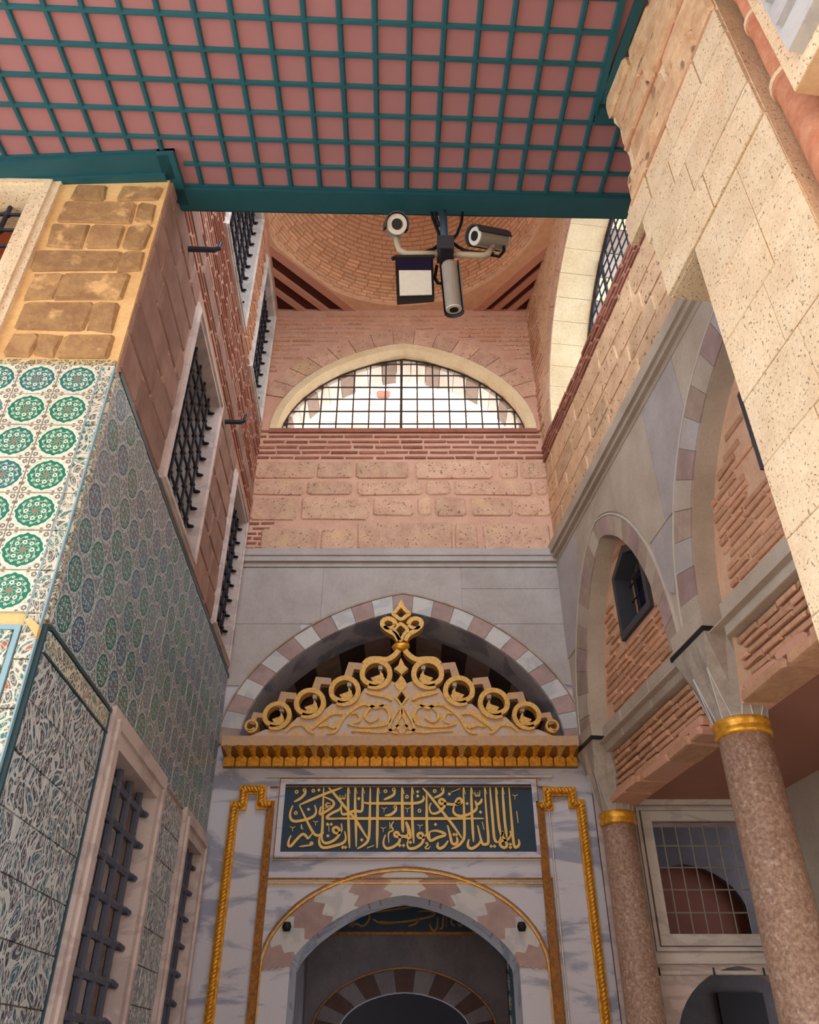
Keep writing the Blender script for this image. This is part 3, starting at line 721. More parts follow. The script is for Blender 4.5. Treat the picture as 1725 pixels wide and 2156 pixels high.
for (x, y, r, tw) in ((792, 1422.6, 36, 1), (726.4, 1458, 35, 1), (653.4, 1484, 35, 1), (584.5, 1510, 32, 1), (531, 1532, 15, .6)):
    for sd_ in (0, 1):
        X = x if not sd_ else 2 * MX - x; sg = 1 if not sd_ else -1
        c = c2(X, y); e = c2(X + r, y); rr = abs(e[0] - c[0])
        sp = []
        for k in range(29):
            t = k / 28.0; ang = math.radians(-60 - 450 * t); q = rr * (0.84 - 0.06 * t if t < .72 else 0.797 - 1.25 * (t - .72))
            sp.append((c[0] + sg * q * math.cos(ang) * -1, c[1] + q * math.sin(ang)))
        scr = MB().ribbon(sp, rr * .3, YC - .055, YC + .06, False, False, False).build('scroll', 'gold_pale', cr)
        lx = c[0] + sg * rr * .12; lz = c[1] - rr * .22
        leaf = [(lx - sg * rr * .42, lz - rr * .02), (lx - sg * rr * .2, lz - rr * .3), (lx + sg * rr * .1, lz - rr * .32), (lx + sg * rr * .36, lz - rr * .08), (lx + sg * rr * .3, lz + rr * .2), (lx + sg * rr * .12, lz + rr * .46), (lx + sg * rr * .1, lz + rr * .18), (lx - sg * rr * .1, lz + rr * .1)]
        if r > 20:
            MB().prism(leaf, YC - .045, YC + .03).build('leaf', 'gold_pale', scr)
            for aa in (62, -62):
                ca, sa = math.cos(math.radians(aa)), math.sin(math.radians(aa)); p = (c[0] + sg * rr * .55 * ca, c[1] + rr * .55 * sa)
                MB().prism([(p[0] - .022, p[1] - .02), (p[0] + .022, p[1] - .02), (p[0] + .022, p[1] + .02), (p[0] - .022, p[1] + .02)], YC - .02, YC + .04).build('link', 'marble_w', scr)
for (x, y) in ((733, 1397), (664, 1428), (591, 1459), (533, 1502)):
    s_ = 1.0 if x > 540 else .75
    pl = [(x - 9 * s_, y + 32 * s_), (x + 2, y), (x + 34 * s_, y + 3), (x + 34 * s_, y + 17 * s_), (x + 13 * s_, y + 15 * s_), (x + 7 * s_, y + 36 * s_)]
    for l in (pl, mir(pl)): MB().prism(c2l(l), YC - .04, YC + .05).build('step_bracket', 'gilt_grey', cr)
q4 = lambda l: [(760 + a * .116, 1250 + b * .116) for a, b in l]
for l, wd_ in (([(690, 1060), (610, 1150), (480, 1225), (300, 1215), (150, 1230), (60, 1310)], .055), ([(690, 885), (620, 775), (480, 690), (395, 600), (410, 520), (500, 485), (590, 520), (630, 590)], .05), ([(630, 600), (560, 650), (470, 660), (430, 620)], .035)):
    for ll in (q4(l), mir(q4(l))): MB().ribbon(c2l(ll), wd_, YC - .05, YC + .05, taper=False).build('finial_stem', 'gold_pale', cr)
for l, wd_ in (([(730, 255), (640, 350), (590, 395), (640, 445), (732, 500), (825, 440), (880, 395), (820, 345)], .04), ([(720, 880), (650, 760), (605, 690), (722, 585), (845, 690), (790, 770)], .038)):
    MB().ribbon(c2l(q4(l)), wd_, YC - .05, YC + .05, closed=True).build('finial_loop', 'gold_pale', cr)
MB().prism(c2l(q4([(735, 140), (790, 240), (770, 280), (735, 310), (700, 280), (670, 240)])), YC - .04, YC + .04).build('finial_tip', 'gold_pale', cr)
kc = c2(*q4([(725, 975)])[0])
MB().tube([(kc[0] - .085, YC, kc[1] - .02), (kc[0] - .05, YC - .01, kc[1] - .005), (kc[0], YC - .015, kc[1]), (kc[0] + .05, YC - .01, kc[1] + .005), (kc[0] + .085, YC, kc[1] + .02)], [.03, .05, .055, .05, .03], 10).build('finial_knot', 'gold', cr, smooth=True)
for l in ([(725, 1190), (800, 1330), (865, 1390), (800, 1440), (740, 1500), (680, 1440), (600, 1390), (680, 1330)], [(730, 1500), (800, 1590), (845, 1680), (800, 1740), (730, 1800), (650, 1740), (605, 1670), (680, 1580)]):
    MB().prism(c2l(q4(l)), YC - .04, YC + .04).build('fleuron', 'gold_pale', cr)
MB().ribbon(c2l([(846, 1456), (858, 1472), (846, 1488), (834, 1472)]), .03, YC - .045, YC + .03, closed=True, smooth=False).build('lozenge_rim', 'gold_pale', cr)
v3 = lambda l: [(500 + a * .2087, 1360 + b * .2087) for a, b in l]
for l, wd_ in (([(1640, 640), (1560, 760), (1540, 860), (1620, 900)], .03), ([(1500, 600), (1400, 640), (1300, 600), (1220, 620), (1090, 720), (1020, 830), (980, 880), (900, 900)], .035), ([(1110, 800), (1250, 830), (1420, 820), (1530, 780), (1520, 660), (1420, 610), (1330, 650), (1290, 730), (1350, 780), (1430, 740)], .03),
               ([(1060, 700), (960, 690), (880, 740), (800, 800), (740, 860)], .045), ([(500, 880), (560, 820), (660, 810), (730, 870), (780, 900)], .03), ([(820, 830), (900, 810), (1000, 850)], .03), ([(1150, 870), (1300, 870), (1440, 880), (1560, 860), (1640, 800)], .03), ([(1300, 480), (1400, 500), (1500, 520), (1560, 560)], .045),
               ([(1650, 620), (1650, 700), (1610, 800), (1650, 900)], .03), ([(1150, 700), (1210, 690), (1240, 760), (1180, 800)], .025)):
    for ll in (v3(l), mir(v3(l))): MB().ribbon(c2l(ll), wd_, YC - .048, YC - .02).build('arabesque', 'gold_pale', cr)

# ------------------------------------------------------------------ inscription panel
def trap(x0, y0, x1, y1): a = B.at(x0, y0); b = B.at(x1, y1); return a, b
ip = thing('inscription_panel', 'dark blue marble panel with two lines of gold Arabic calligraphy', 'inscription', B, (-.05, -.02, 3.3))
zt_, zb_ = bz(1653), bz(1795); xl_ = -1.21; xr_ = 1.19
fld = MB().box(xl_, xr_, -.012, .02, zb_, zt_).build('field', 'panelblue', ip)
for o_, i_, y_, mt in ((.055, .0, -.035, 'marble'), (.072, .058, -.022, 'marble'), (.06, .05, -.037, 'gold_dark')):
    MB().prism(rect(xl_ - o_, xr_ + o_, zb_ - o_, zt_ + o_), y_, .01, [rect(xl_ - i_, xr_ + i_, zb_ - i_, zt_ + i_)]).build('frame', mt, ip)
def A_(l): return [(590 + a * .15652, 1630 + b * .15652) for a, b in l]
def B_(l): return [(840 + a * .16232, 1630 + b * .16232) for a, b in l]
lt = MB(); WL = .021
nst = [0]; WL = .025
def st(l, w=1.0): nst[0] += 1; lt.ribbon([B.at(*p) for p in l], WL * w, -.02 - .00006 * nst[0], -.008)
def rg(c, s=1.0): p = B.at(*c); lt.disc(p, .019 * s, -.02, -.01, 9, .008 * s)
def dot(c, s=1.0): p = B.at(*c); r = .017 * s; lt.prism([(p[0] - r, p[1]), (p[0], p[1] - r), (p[0] + r, p[1]), (p[0], p[1] + r)], -.02, -.01)
def tick(c): st([(c[0] - 5.5, c[1] - 3), (c[0], c[1])], .55); st([(c[0] + 5.5, c[1] - 3), (c[0], c[1])], .55); st([(c[0], c[1]), (c[0] - .5, c[1] + 7)], .5)
def alif(l): st(l, 1.0); p = l[0]; st([(p[0] + 1, p[1]), (p[0] + 4.5, p[1] + 14)], .6)
for l in ([(840, 185), (560, 290), (265, 420)], [(262, 425), (345, 600), (440, 780), (490, 828), (540, 822), (568, 770), (577, 500), (590, 180)], [(435, 800), (380, 870), (350, 835), (300, 815), (220, 890), (150, 970), (115, 960), (120, 900), (150, 830)],
          [(468, 420), (487, 500), (465, 560), (400, 600), (330, 622), (200, 640), (145, 600), (140, 520), (175, 425)], [(345, 215), (335, 270), (280, 330), (190, 380)], [(645, 180), (720, 260), (900, 480), (1010, 610), (1100, 750), (1180, 880)],
          [(590, 310), (700, 360), (725, 410), (690, 460), (580, 530), (540, 540), (540, 490), (555, 440)], [(830, 410), (800, 480), (700, 530), (635, 580), (660, 605), (820, 603)], [(825, 440), (830, 530), (880, 545), (1000, 500), (1080, 510), (1108, 470), (1110, 320), (1110, 180)],
          [(1215, 180), (1207, 600), (1195, 850), (1150, 940), (1040, 1010)], [(1548, 215), (1530, 280), (1470, 320), (1395, 350)], [(1565, 450), (1550, 500), (1490, 550), (1410, 565)], [(825, 670), (830, 760), (790, 800), (730, 790), (715, 740), (760, 720), (800, 760), (790, 830), (720, 900), (620, 935), (570, 900), (565, 830), (590, 780)],
          [(870, 775), (885, 870), (850, 930), (750, 965), (600, 995), (540, 960), (530, 880), (560, 800)], [(1690, 650), (1722, 800), (1680, 840), (1620, 850), (1550, 840), (1540, 800), (1580, 790), (1610, 850), (1600, 920), (1530, 980), (1440, 1005), (1395, 960), (1395, 890), (1420, 820)]): st(A_(l))
for l in ([(915, 180), (920, 600), (935, 1000)], [(1010, 180), (1012, 500), (1020, 600), (1025, 985)], [(1315, 180), (1310, 600), (1305, 1000)], [(1640, 180), (1650, 600), (1655, 790)], [(1110, 180), (1110, 300)]): alif(A_(l))
for l, w_ in (([(680, 400), (630, 400), (620, 440), (690, 430), (600, 470)], .55), ([(805, 285), (810, 330), (835, 335), (845, 300), (850, 335), (875, 330), (880, 270)], .5), ([(655, 690), (660, 780)], .6), ([(290, 680), (290, 730), (315, 740)], .5), ([(420, 930), (430, 955), (340, 970), (260, 980)], .6), ([(1170, 1000), (1265, 965)], .7),
              ([(1530, 640), (1495, 700), (1520, 760), (1460, 800), (1465, 930)], .6), ([(1475, 650), (1480, 750)], .6)): st(A_(l), w_)
for c in ((213, 528), (225, 245), (330, 220), (450, 230), (1418, 235), (1530, 215), (1550, 450), (425, 938)): rg(A_([c])[0])
for c in ((385, 480), (525, 220), (1060, 335), (1100, 890), (645, 835), (845, 990), (880, 990), (1610, 965), (1660, 965), (640, 680), (690, 680)): dot(A_([c])[0])
for c in ((1400, 475), (480, 655), (172, 730), (1390, 740)): tick(A_([c])[0])
st(A_([(1130, 385), (1200, 400)]) + B_([(0, 385), (200, 385), (290, 365), (325, 325), (312, 290)])); st(A_([(700, 603)]) + B_([(0, 583), (1100, 582)]), 1.0)
for l in ([(360, 240), (362, 600), (372, 800), (400, 865)], [(405, 750), (500, 742), (605, 790), (500, 830), (410, 870), (392, 800), (405, 750)], [(360, 780), (320, 830), (260, 830), (245, 790), (290, 770), (320, 820), (300, 900), (220, 960), (140, 970), (110, 920), (130, 830)], [(95, 620), (130, 700), (150, 820), (120, 830), (60, 810), (0, 800)],
          [(305, 185), (370, 250), (545, 470), (640, 590), (730, 710), (820, 840)], [(835, 180), (845, 500), (850, 800), (820, 880), (760, 940), (680, 975)], [(805, 380), (770, 400), (735, 380), (745, 345), (785, 320), (815, 350), (790, 390), (690, 400), (600, 390), (540, 390), (525, 350), (560, 330), (600, 370), (580, 440), (500, 510), (430, 515), (400, 470), (400, 420), (420, 380)],
          [(720, 400), (705, 480), (740, 535), (830, 550), (960, 500), (1010, 440), (990, 360)], [(990, 350), (1010, 400), (1060, 370), (1075, 325)], [(580, 200), (570, 250), (520, 290), (455, 315)], [(1110, 180), (1140, 600), (1160, 870), (1130, 915), (1085, 910), (1060, 840), (1020, 670)], [(1180, 180), (1215, 600), (1240, 850), (1290, 890)], [(1425, 180), (1460, 600), (1490, 920), (1530, 950), (1560, 910), (1550, 850)],
          [(1440, 740), (1450, 800), (1400, 860), (1330, 870), (1310, 920), (1360, 960), (1400, 930), (1380, 870), (1340, 810), (1350, 750), (1320, 830), (1290, 890)], [(1060, 860), (1030, 920), (950, 970), (900, 950), (895, 900), (910, 850)], [(630, 670), (660, 780), (690, 900), (740, 910), (760, 860), (745, 820)], [(640, 870), (590, 940), (530, 970), (500, 940), (510, 890)]): st(B_(l))
for l in ([(40, 180), (45, 600), (50, 750)], [(170, 180), (175, 600), (195, 905)], [(935, 180), (950, 600), (968, 885)], [(1255, 180), (1290, 600), (1320, 800)], [(1340, 180), (1370, 600), (1400, 830)], [(835, 180), (840, 300)], [(1110, 180), (1115, 260)]): alif(B_(l))
for l, w_ in (([(675, 245), (795, 195)], .6), ([(380, 890), (345, 900), (380, 920), (340, 960), (380, 975), (410, 940)], .5), ([(1525, 485), (1545, 640)], .7), ([(1080, 625), (1105, 730)], .7), ([(985, 240), (990, 285), (1010, 290), (1020, 250), (1025, 290), (1045, 285), (1050, 225)], .5)): st(B_(l), w_)
for c in ((465, 225), (568, 200), (105, 300), (268, 480)): rg(B_([c])[0])
for c in ((885, 388), (1058, 498), (475, 658), (150, 890), (245, 235), (245, 290), (715, 790), (745, 790), (1195, 940), (1240, 940), (1445, 915), (1445, 955), (655, 265)): dot(B_([c])[0])
for c in ((112, 460), (275, 680), (1505, 292)): tick(B_([c])[0])
lt.build('gold_lettering', 'letter', fld)

# ------------------------------------------------------------------ doorway trim on the portal
dv = [af(DC, DA, DZ, DH, DK), af(DC, 1.24, 2.28, .80, .03)]
def lobed(parent, i, n, mat):
    poly = []
    def sidec(t, sgn):
        o = []
        for k in range(9):
            s = k / 8.0; off = .012 * math.sin(s * math.pi * 4) * sgn; a = dv[0](t + off); b = dv[1](t + off)
            o.append((a[0] + (b[0] - a[0]) * s, a[1] + (b[1] - a[1]) * s))
        return o
    a, b = i / n, (i + 1) / n; sg = 1 if i % 2 else -1
    l = sidec(a, sg); r = sidec(b, -sg)
    top = [dv[1](a + (b - a) * k / 4) for k in range(1, 4)]; bot = [dv[0](a + (b - a) * k / 4) for k in range(1, 4)]
    MB().prism(l + top + r[::-1] + bot[::-1], -.014, .3).build('voussoir', mat, parent)
for i in range(11): lobed(wp2, i, 11, 'vs_red' if i % 2 else 'vs_white') if False else lobed(wp2, i, 11, 'vs_white' if i % 2 else 'vs_red')
def archline(parent, cx, a, zs, h, k, wdt, y0, mat, name, y1=.01):
    MB().prism(arch(cx, a + wdt, zs, h + wdt, k, 36) + arch(cx, a, zs, h, k, 36)[::-1], y0, y1).build(name, mat, parent)
archline(wp2, DC, 1.245, 2.28, .805, .03, .014, -.025, 'gold', 'gold_line'); archline(wp2, DC, 1.275, 2.28, .835, .03, .01, -.018, 'gold_dark', 'gold_line')
for xa, xb, za, zb2, y_, mt, nm in ((-1.345, -1.333, .2, 3.03, -.02, 'gold_dark', 'gold_line'), (1.305, 1.317, .2, 3.03, -.02, 'gold_dark', 'gold_line'), (-1.333, 1.305, 3.015, 3.027, -.02, 'gold_dark', 'gold_line'), (-1.31, 1.28, 2.975, 2.985, -.02, 'gold', 'gold_line'),
                                    (-1.295, -1.287, .2, 2.28, -.02, 'gold', 'gold_line'), (1.203, 1.211, .2, 2.28, -.02, 'gold', 'gold_line'), (-1.37, -1.36, .2, 3.78, -.03, 'marble_w', 'fillet'), (1.335, 1.345, .2, 3.78, -.03, 'marble_w', 'fillet'),
                                    (-1.42, 1.40, 3.935, 3.955, -.03, 'marble_w', 'fillet'), (-1.36, 1.34, 3.84, 3.85, -.03, 'gold_dark', 'gold_line'), (-1.325, -1.315, .2, 3.0, -.026, 'marble_w', 'fillet'), (1.285, 1.295, .2, 3.0, -.026, 'marble_w', 'fillet')):
    MB().box(xa, xb, y_, .01, za, zb2).build(nm, mt, wp2)
for px, py in ((605, 1952), (1098, 1952)):
    x, z = B.at(px, py); MB().lathe([(.0, z - .04), (.03, z - .035), (.042, z), (.03, z + .035), (.0, z + .04)], (x, -.03), 12).build('boss', 'black', wp2, smooth=True)
# stepped gilded rope mouldings each side of the portal
for sg, pts, lab in ((0, [(434, 2200), (495, 1697), (513, 1697), (515, 1664), (553, 1664), (554, 1694), (571, 1697), (528, 2200)], 'stepped gilded rope moulding left of the inscription'),
                (1, [(1280, 2200), (1222, 1695), (1205, 1693), (1203, 1668), (1152, 1668), (1150, 1697), (1137, 1700), (1178, 2200)], 'stepped gilded rope moulding right of the inscription')):
    P = [B.at(*p) for p in pts]
    for a, b in ((0, 1), (7, 6)): P[a] = (P[b][0], 0.3)
    for a, b in ((1, 2), (3, 4), (5, 6)): zz = (P[a][1] + P[b][1]) / 2; P[a] = (P[a][0], zz); P[b] = (P[b][0], zz)
    P[2] = (P[3][0], P[2][1]); P[5] = (P[4][0], P[5][1])
    t = thing('rope_moulding', lab, 'moulding', B, (P[0][0], -.02, .3), 'gilded rope mouldings of the portal')
    def strip(a, b, wd_, mat, nm, y_=-.035):
        a = Vector(a); b = Vector(b); d = (b - a).normalized() * wd_ / 2; n_ = Vector((-d.y, d.x))
        MB().prism([tuple(a - d * .9 + n_), tuple(a - d * .9 - n_), tuple(b + d * .9 - n_), tuple(b + d * .9 + n_)], y_, -.001).build(nm, mat, t)
    for i in range(7): strip(P[i], P[i + 1], .085 if i < 6 else .07, 'gold_dark' if i in (6,) else 'gold', 'band', -.03 - .001 * i)
    for i in range(6):
        a, b = Vector(P[i]), Vector(P[i + 1]); ln = (b - a).length; d = (b - a) / ln; n_ = Vector((-d.y, d.x))
        for ph in (0, math.pi):
            k = max(3, int(ln / .012)); pp = []
            for j in range(k + 1):
                s = ln * j / k; q = a + d * s + n_ * .018 * math.cos(s * 95 + ph); pp.append((q.x, -.05 - .014 * math.sin(s * 95 + ph), q.y))
            MB().tube(pp, .017, 5).build('rope_strand', 'gold', t, smooth=True)
# inside of the doorway
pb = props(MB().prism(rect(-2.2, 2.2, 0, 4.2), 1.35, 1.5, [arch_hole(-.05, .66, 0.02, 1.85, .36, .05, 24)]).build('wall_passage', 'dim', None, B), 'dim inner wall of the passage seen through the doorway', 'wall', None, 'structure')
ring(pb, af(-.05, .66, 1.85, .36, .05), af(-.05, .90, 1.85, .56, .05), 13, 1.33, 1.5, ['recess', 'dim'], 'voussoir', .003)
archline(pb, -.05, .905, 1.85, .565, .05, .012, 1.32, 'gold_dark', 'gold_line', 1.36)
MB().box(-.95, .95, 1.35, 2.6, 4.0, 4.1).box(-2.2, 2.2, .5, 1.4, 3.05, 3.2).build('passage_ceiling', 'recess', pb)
MB().box(-1.4, 1.3, 2.9, 3.0, 0, 4.0).build('unlit_back', 'dark', pb)  # near-black sheet for the unlit end of the passage
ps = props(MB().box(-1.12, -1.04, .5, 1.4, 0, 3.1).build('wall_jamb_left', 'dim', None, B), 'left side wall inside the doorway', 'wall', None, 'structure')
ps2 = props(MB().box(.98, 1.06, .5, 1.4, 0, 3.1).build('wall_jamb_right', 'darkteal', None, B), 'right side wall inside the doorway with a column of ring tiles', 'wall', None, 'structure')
FJ = Frame((.98, 8, 0), (0, -1))
for j in range(9):
    m = MB().disc((-1.12, 2.62 - .17 * j), .07, -.008, .0, 14, .035).disc((-1.12, 2.62 - .17 * j), .022, -.01, 0, 8)
    o = MB(); o.add([(.98 + p[1], -p[0], p[2]) for p in m.v], m.f); o.build('ring_tile', 'tile_r' if False else 'border', ps2)
i2 = thing('inner_inscription', 'dark panel with dim gold script seen through the doorway', 'inscription', B, (0, 1.33, 2.9))
def b2(x, y): return B.at(x, y, 1.32)
zA = b2(850, 1893)[1]; zB = b2(850, 1962)[1]
MB().box(b2(690, 1930)[0], b2(1003, 1930)[0], 1.325, 1.36, zB, zA + .2).build('field', 'panelblue', i2)
MB().box(b2(690, 1930)[0], b2(1003, 1930)[0], 1.31, 1.33, zB - .03, zB).box(b2(1003, 1930)[0], b2(1003, 1930)[0] + .03, 1.31, 1.33, zB - .03, zA + .2).build('frame', 'gold_dark', i2)
m = MB()
for l in ([(905, 1945), (910, 1958), (920, 1955), (922, 1930)], [(925, 1955), (932, 1952), (934, 1922)], [(940, 1952), (940, 1912)], [(958, 1950), (950, 1940), (962, 1915)], [(963, 1945), (972, 1948), (974, 1920)], [(985, 1950), (992, 1945), (990, 1935)], [(880, 1920), (905, 1918), (915, 1926), (890, 1934), (840, 1942), (800, 1940)],
          [(785, 1935), (800, 1943), (830, 1944)], [(775, 1918), (778, 1935), (765, 1950), (750, 1945), (740, 1952)], [(780, 1922), (830, 1915), (900, 1904)], [(700, 1948), (730, 1940), (745, 1925), (725, 1920), (715, 1935)], [(735, 1950), (760, 1925), (772, 1922)], [(860, 1950), (875, 1945), (882, 1935)]):
    m.ribbon([b2(*p) for p in l], .02, 1.312, 1.326)
m.build('gold_lettering', 'inkgold', i2)
# ------------------------------------------------------------------ brick dome and corner beams
DX, DY, DR, DZ0 = -.1, 6.0, 1.93, 10.72
dm = thing('ceiling_dome', 'shallow brick dome with ring courses over the back bay', 'ceiling', None, (DX, DY, DZ0), None, 'structure')
HD = 1.55
v = []; f = []; nA, nE = 48, 12
for j in range(nE + 1):
    e = math.pi / 2 * j / nE * .96
    for k in range(nA): a = 2 * math.pi * k / nA; v.append((DX + DR * math.cos(e) * math.cos(a), DY + DR * math.cos(e) * math.sin(a), DZ0 + .05 + HD * math.sin(e)))
for j in range(nE):
    for k in range(nA): f.append((j * nA + k, j * nA + nA + k, j * nA + nA + (k + 1) % nA, j * nA + (k + 1) % nA))
f.append(tuple(range(nE * nA, nE * nA + nA))[::-1])
mk('dome_shell', v, f, 'dome_mortar', dm, smooth=True)
def proj(p):
    d = Vector(p) - CAM; z = d.y * math.cos(PITCH) + d.z * math.sin(PITCH); u = -d.y * math.sin(PITCH) + d.z * math.cos(PITCH)
    return (CX + F * d.x / z, CY - F * u / z)
cand = []
s = .05; arcs = 0; e = .02
while e < 1.25:
    rr = DR * math.cos(e); nbk = max(6, int(2 * math.pi * rr / .19)); off = random.random()
    for k in range(nbk):
        a = 2 * math.pi * (k + off) / nbk
        if math.sin(a) < -.05: continue
        P = Vector((DX + rr * math.cos(a), DY + rr * math.sin(a), DZ0 + .05 + HD * math.sin(e)))
        T = Vector((-math.sin(a), math.cos(a), 0)); U = Vector((-DR * math.sin(e) * math.cos(a), -DR * math.sin(e) * math.sin(a), HD * math.cos(e))).normalized()
        cand.append((P, T, U, 2 * math.pi * rr / nbk - .016, proj(P)))
    e += .064 / math.sqrt((DR * math.sin(e)) ** 2 + (HD * math.cos(e)) ** 2)
vis = [c for c in cand if 540 < c[4][0] < 1200 and 430 < c[4][1] < 680]
vis.sort(key=lambda c: (c[0] - CAM).length); vis_i = set(id(c) for c in vis[:300]); rest = MB()
for c in cand:
    P, T, U, ln, _ = c; Nn = T.cross(U)
    if (Vector((DX, DY, DZ0)) - P).dot(Nn) < 0: Nn = -Nn
    mt = 'dome'
    if id(c) in vis_i:
        o = bpy.data.objects.new('brick', unit_mesh(mt, random.randrange(5))); link(o, dm)
        Z = T.cross(-Nn)
        Rm = Matrix((T, -Nn, Z)).transposed()
        o.matrix_parent_inverse = Matrix.Identity(4)
        o.matrix_basis = Matrix.Translation(P + Nn * random.uniform(0, .006) - ORG[dm]) @ Rm.to_4x4() @ Matrix.Diagonal((ln, .03, .047, 1))
    else:
        a_, b_, c_ = T * ln / 2, U * .0235, Nn * .012
        rest.add([P - a_ - b_ + c_, P + a_ - b_ + c_, P + a_ + b_ + c_, P - a_ + b_ + c_, P - a_ - b_ - c_, P + a_ - b_ - c_, P + a_ + b_ - c_, P - a_ + b_ - c_], [(0, 1, 2, 3), (0, 4, 5, 1), (1, 5, 6, 2), (2, 6, 7, 3), (3, 7, 4, 0)])
if rest.v: props(rest.build('brickwork', 'dome', dm), None, None, None, 'stuff')
# flat ring plate with the round hole, corners cut for the beams
xL = lambda Y: -1.93 + (8 - Y) * .042; xR = lambda Y: 1.71 + (8 - Y) * .135
def cornerpts(): return [(-.78, 8.02), (.93, 8.02), (xR(6.86), 6.86), (xR(4.3), 4.3), (xL(4.3), 4.3), (xL(6.86), 6.86)]
HEX = cornerpts()
def hexhit(a):
    d = Vector((math.cos(a), math.sin(a))); c = Vector((DX, DY)); best = 9.0
    for i in range(6):
        p = Vector(HEX[i]); q = Vector(HEX[(i + 1) % 6]); e_ = q - p; den = d.x * e_.y - d.y * e_.x
        if abs(den) < 1e-9: continue
        t = ((p.x - c.x) * e_.y - (p.y - c.y) * e_.x) / den; u = ((p.x - c.x) * d.y - (p.y - c.y) * d.x) / den
        if t > 0 and -1e-6 <= u <= 1 + 1e-6: best = min(best, t)
    return best
v = []; f = []; nk = 144
for k in range(nk):
    a = 2 * math.pi * k / nk; ro = hexhit(a); ri = min(DR - .015, ro - .03); ro += .02
    for r_, z in ((ri, DZ0), (ro, DZ0), (ro, DZ0 + .07), (ri, DZ0 + .07)): v.append((DX + r_ * math.cos(a), DY + r_ * math.sin(a), z))
for k in range(nk):
    a = 4 * k; b = 4 * ((k + 1) % nk)
    for i in range(4): f.append((a + i, a + (i + 1) % 4, b + (i + 1) % 4, b + i))
mk('dome_springing', v, f, 'dome', dm)
for nm, sgn in (('corner_beam', -1), ('corner_beam', 1)):
    for k, (cut, wd_) in enumerate(((1.0, .12), (.66, .085), (.36, .08))):
        if sgn < 0: a = Vector((xL(8 - 1.14 * cut), 8 - 1.14 * cut)); b = Vector((-1.93 + 1.15 * cut, 8.0))
        else: a = Vector((xR(8 - 1.14 * cut), 8 - 1.14 * cut)); b = Vector((1.71 - .78 * cut, 8.0))
        t = (b - a).normalized(); n_ = Vector((-t.y, t.x)) * wd_
        if n_.dot(Vector((DX, DY)) - a) > 0: n_ = -n_
        a -= t * .08; b += t * .08; lo, hi = DZ0 - .02, DZ0 + .03
        q4_ = [a, b, b + n_, a + n_]; v = [(p.x, p.y, lo) for p in q4_] + [(p.x, p.y, hi) for p in q4_]
        mk(nm, v, [(0, 1, 2, 3), (4, 7, 6, 5), (0, 4, 5, 1), (1, 5, 6, 2), (2, 6, 7, 3), (3, 7, 4, 0)], 'beampink', dm)
for tri in ([(-2.1, 6.75), (-.70, 8.1), (-2.1, 8.1)], [(2.0, 6.75), (2.0, 8.1), (.85, 8.1)]):
    v = [(x, y, DZ0 + .025) for x, y in tri] + [(x, y, DZ0 + .1) for x, y in tri]
    mk('corner_shade_board', v, [(0, 1, 2), (5, 4, 3), (0, 3, 4, 1), (1, 4, 5, 2), (2, 5, 3, 0)], 'beamdark', dm)  # dark board close above the beams stands in for the shaded gaps
# ------------------------------------------------------------------ right wall: opening above, arcade below
OCx, OA, OZ, OH = RX(5.62), 1.95, 8.15, 2.02
wr = MB().prism(rect(RX(8.06), RX(1.5), 6.45, 10.9), 0, .78, [arch_hole(OCx, OA, OZ, OZ + .02, OH, .12, 32)]).build('wall_right', 'right_stone', None, R)
props(wr, 'right wall with tan masonry under a big arched opening', 'wall', None, 'structure')
ring(wr, af(OCx, OA - .03, OZ, OH - .03, .12), af(OCx, OA + .02, OZ, OH + .02, .12), 21, -.012, .45, ['plaster'], 'reveal_stone', .002)
ring(wr, af(OCx, OA - .06, OZ, OH - .06, .12), af(OCx, OA + .02, OZ, OH + .02, .12), 21, .5, .8, ['plaster', 'grey_warm', 'vs_tan'], 'reveal_stone', .006)
ring(wr, af(OCx, OA + .03, OZ, OH + .03, .12), af(OCx, OA + .25, OZ, OH + .25, .12), 15, -.02, .02, ['back_stone'], 'voussoir', .004)
bricks(wr, RX(8.0), RX(2.5), 7.86, OZ + .01, .07, .045, .28, -.02, ['brick'], None)
stone_courses(wr, RX(8.0), RX(2.5), [6.66, 6.98, 7.24, 7.52, 7.86], (.5, 1.1), -.01, ['right_stone'], False, .012, .014, .012, .03)
bricks(wr, RX(8.0), RX(7.55), 8.2, 10.6, .085, .04, .25, -.012, ['back_stone', 'brick2'], lambda x, z: z > archz(x, OCx, OA + .3, OZ, OH + .3, .12) or x < OCx - OA - .3)
wn += 1
gw = thing('window_%d' % wn, 'iron lattice filling the tall arched opening on the right', 'window', R, (OCx, .47, OZ), None, 'structure')
for i in range(22):
    x = OCx - OA + 2 * OA * (i + .5) / 22; z = archz(x, OCx, OA - .04, OZ, OH - .04, .12); rod(gw, (x, .47, OZ), (x, .47, z), .011 if i % 6 else .022, 'iron')
for j in range(13):
    z = OZ + .05 + .155 * j; xs = [OCx - OA + 2 * OA * k / 300 for k in range(301) if archz(OCx - OA + 2 * OA * k / 300, OCx, OA - .04, OZ, OH - .04, .12) > z]
    if xs: rod(gw, (xs[0], .485, z), (xs[-1], .485, z), .011, 'iron')
MB().tube([(x, .48, z) for x, z in arch(OCx, OA - .05, OZ, OH - .05, .12, 32)], .022, 6).build('hoop', 'iron', gw)
MB().box(OCx - OA, OCx + OA, .05, .78, OZ - .06, OZ + .01).build('opening_sill', 'brick', wr)
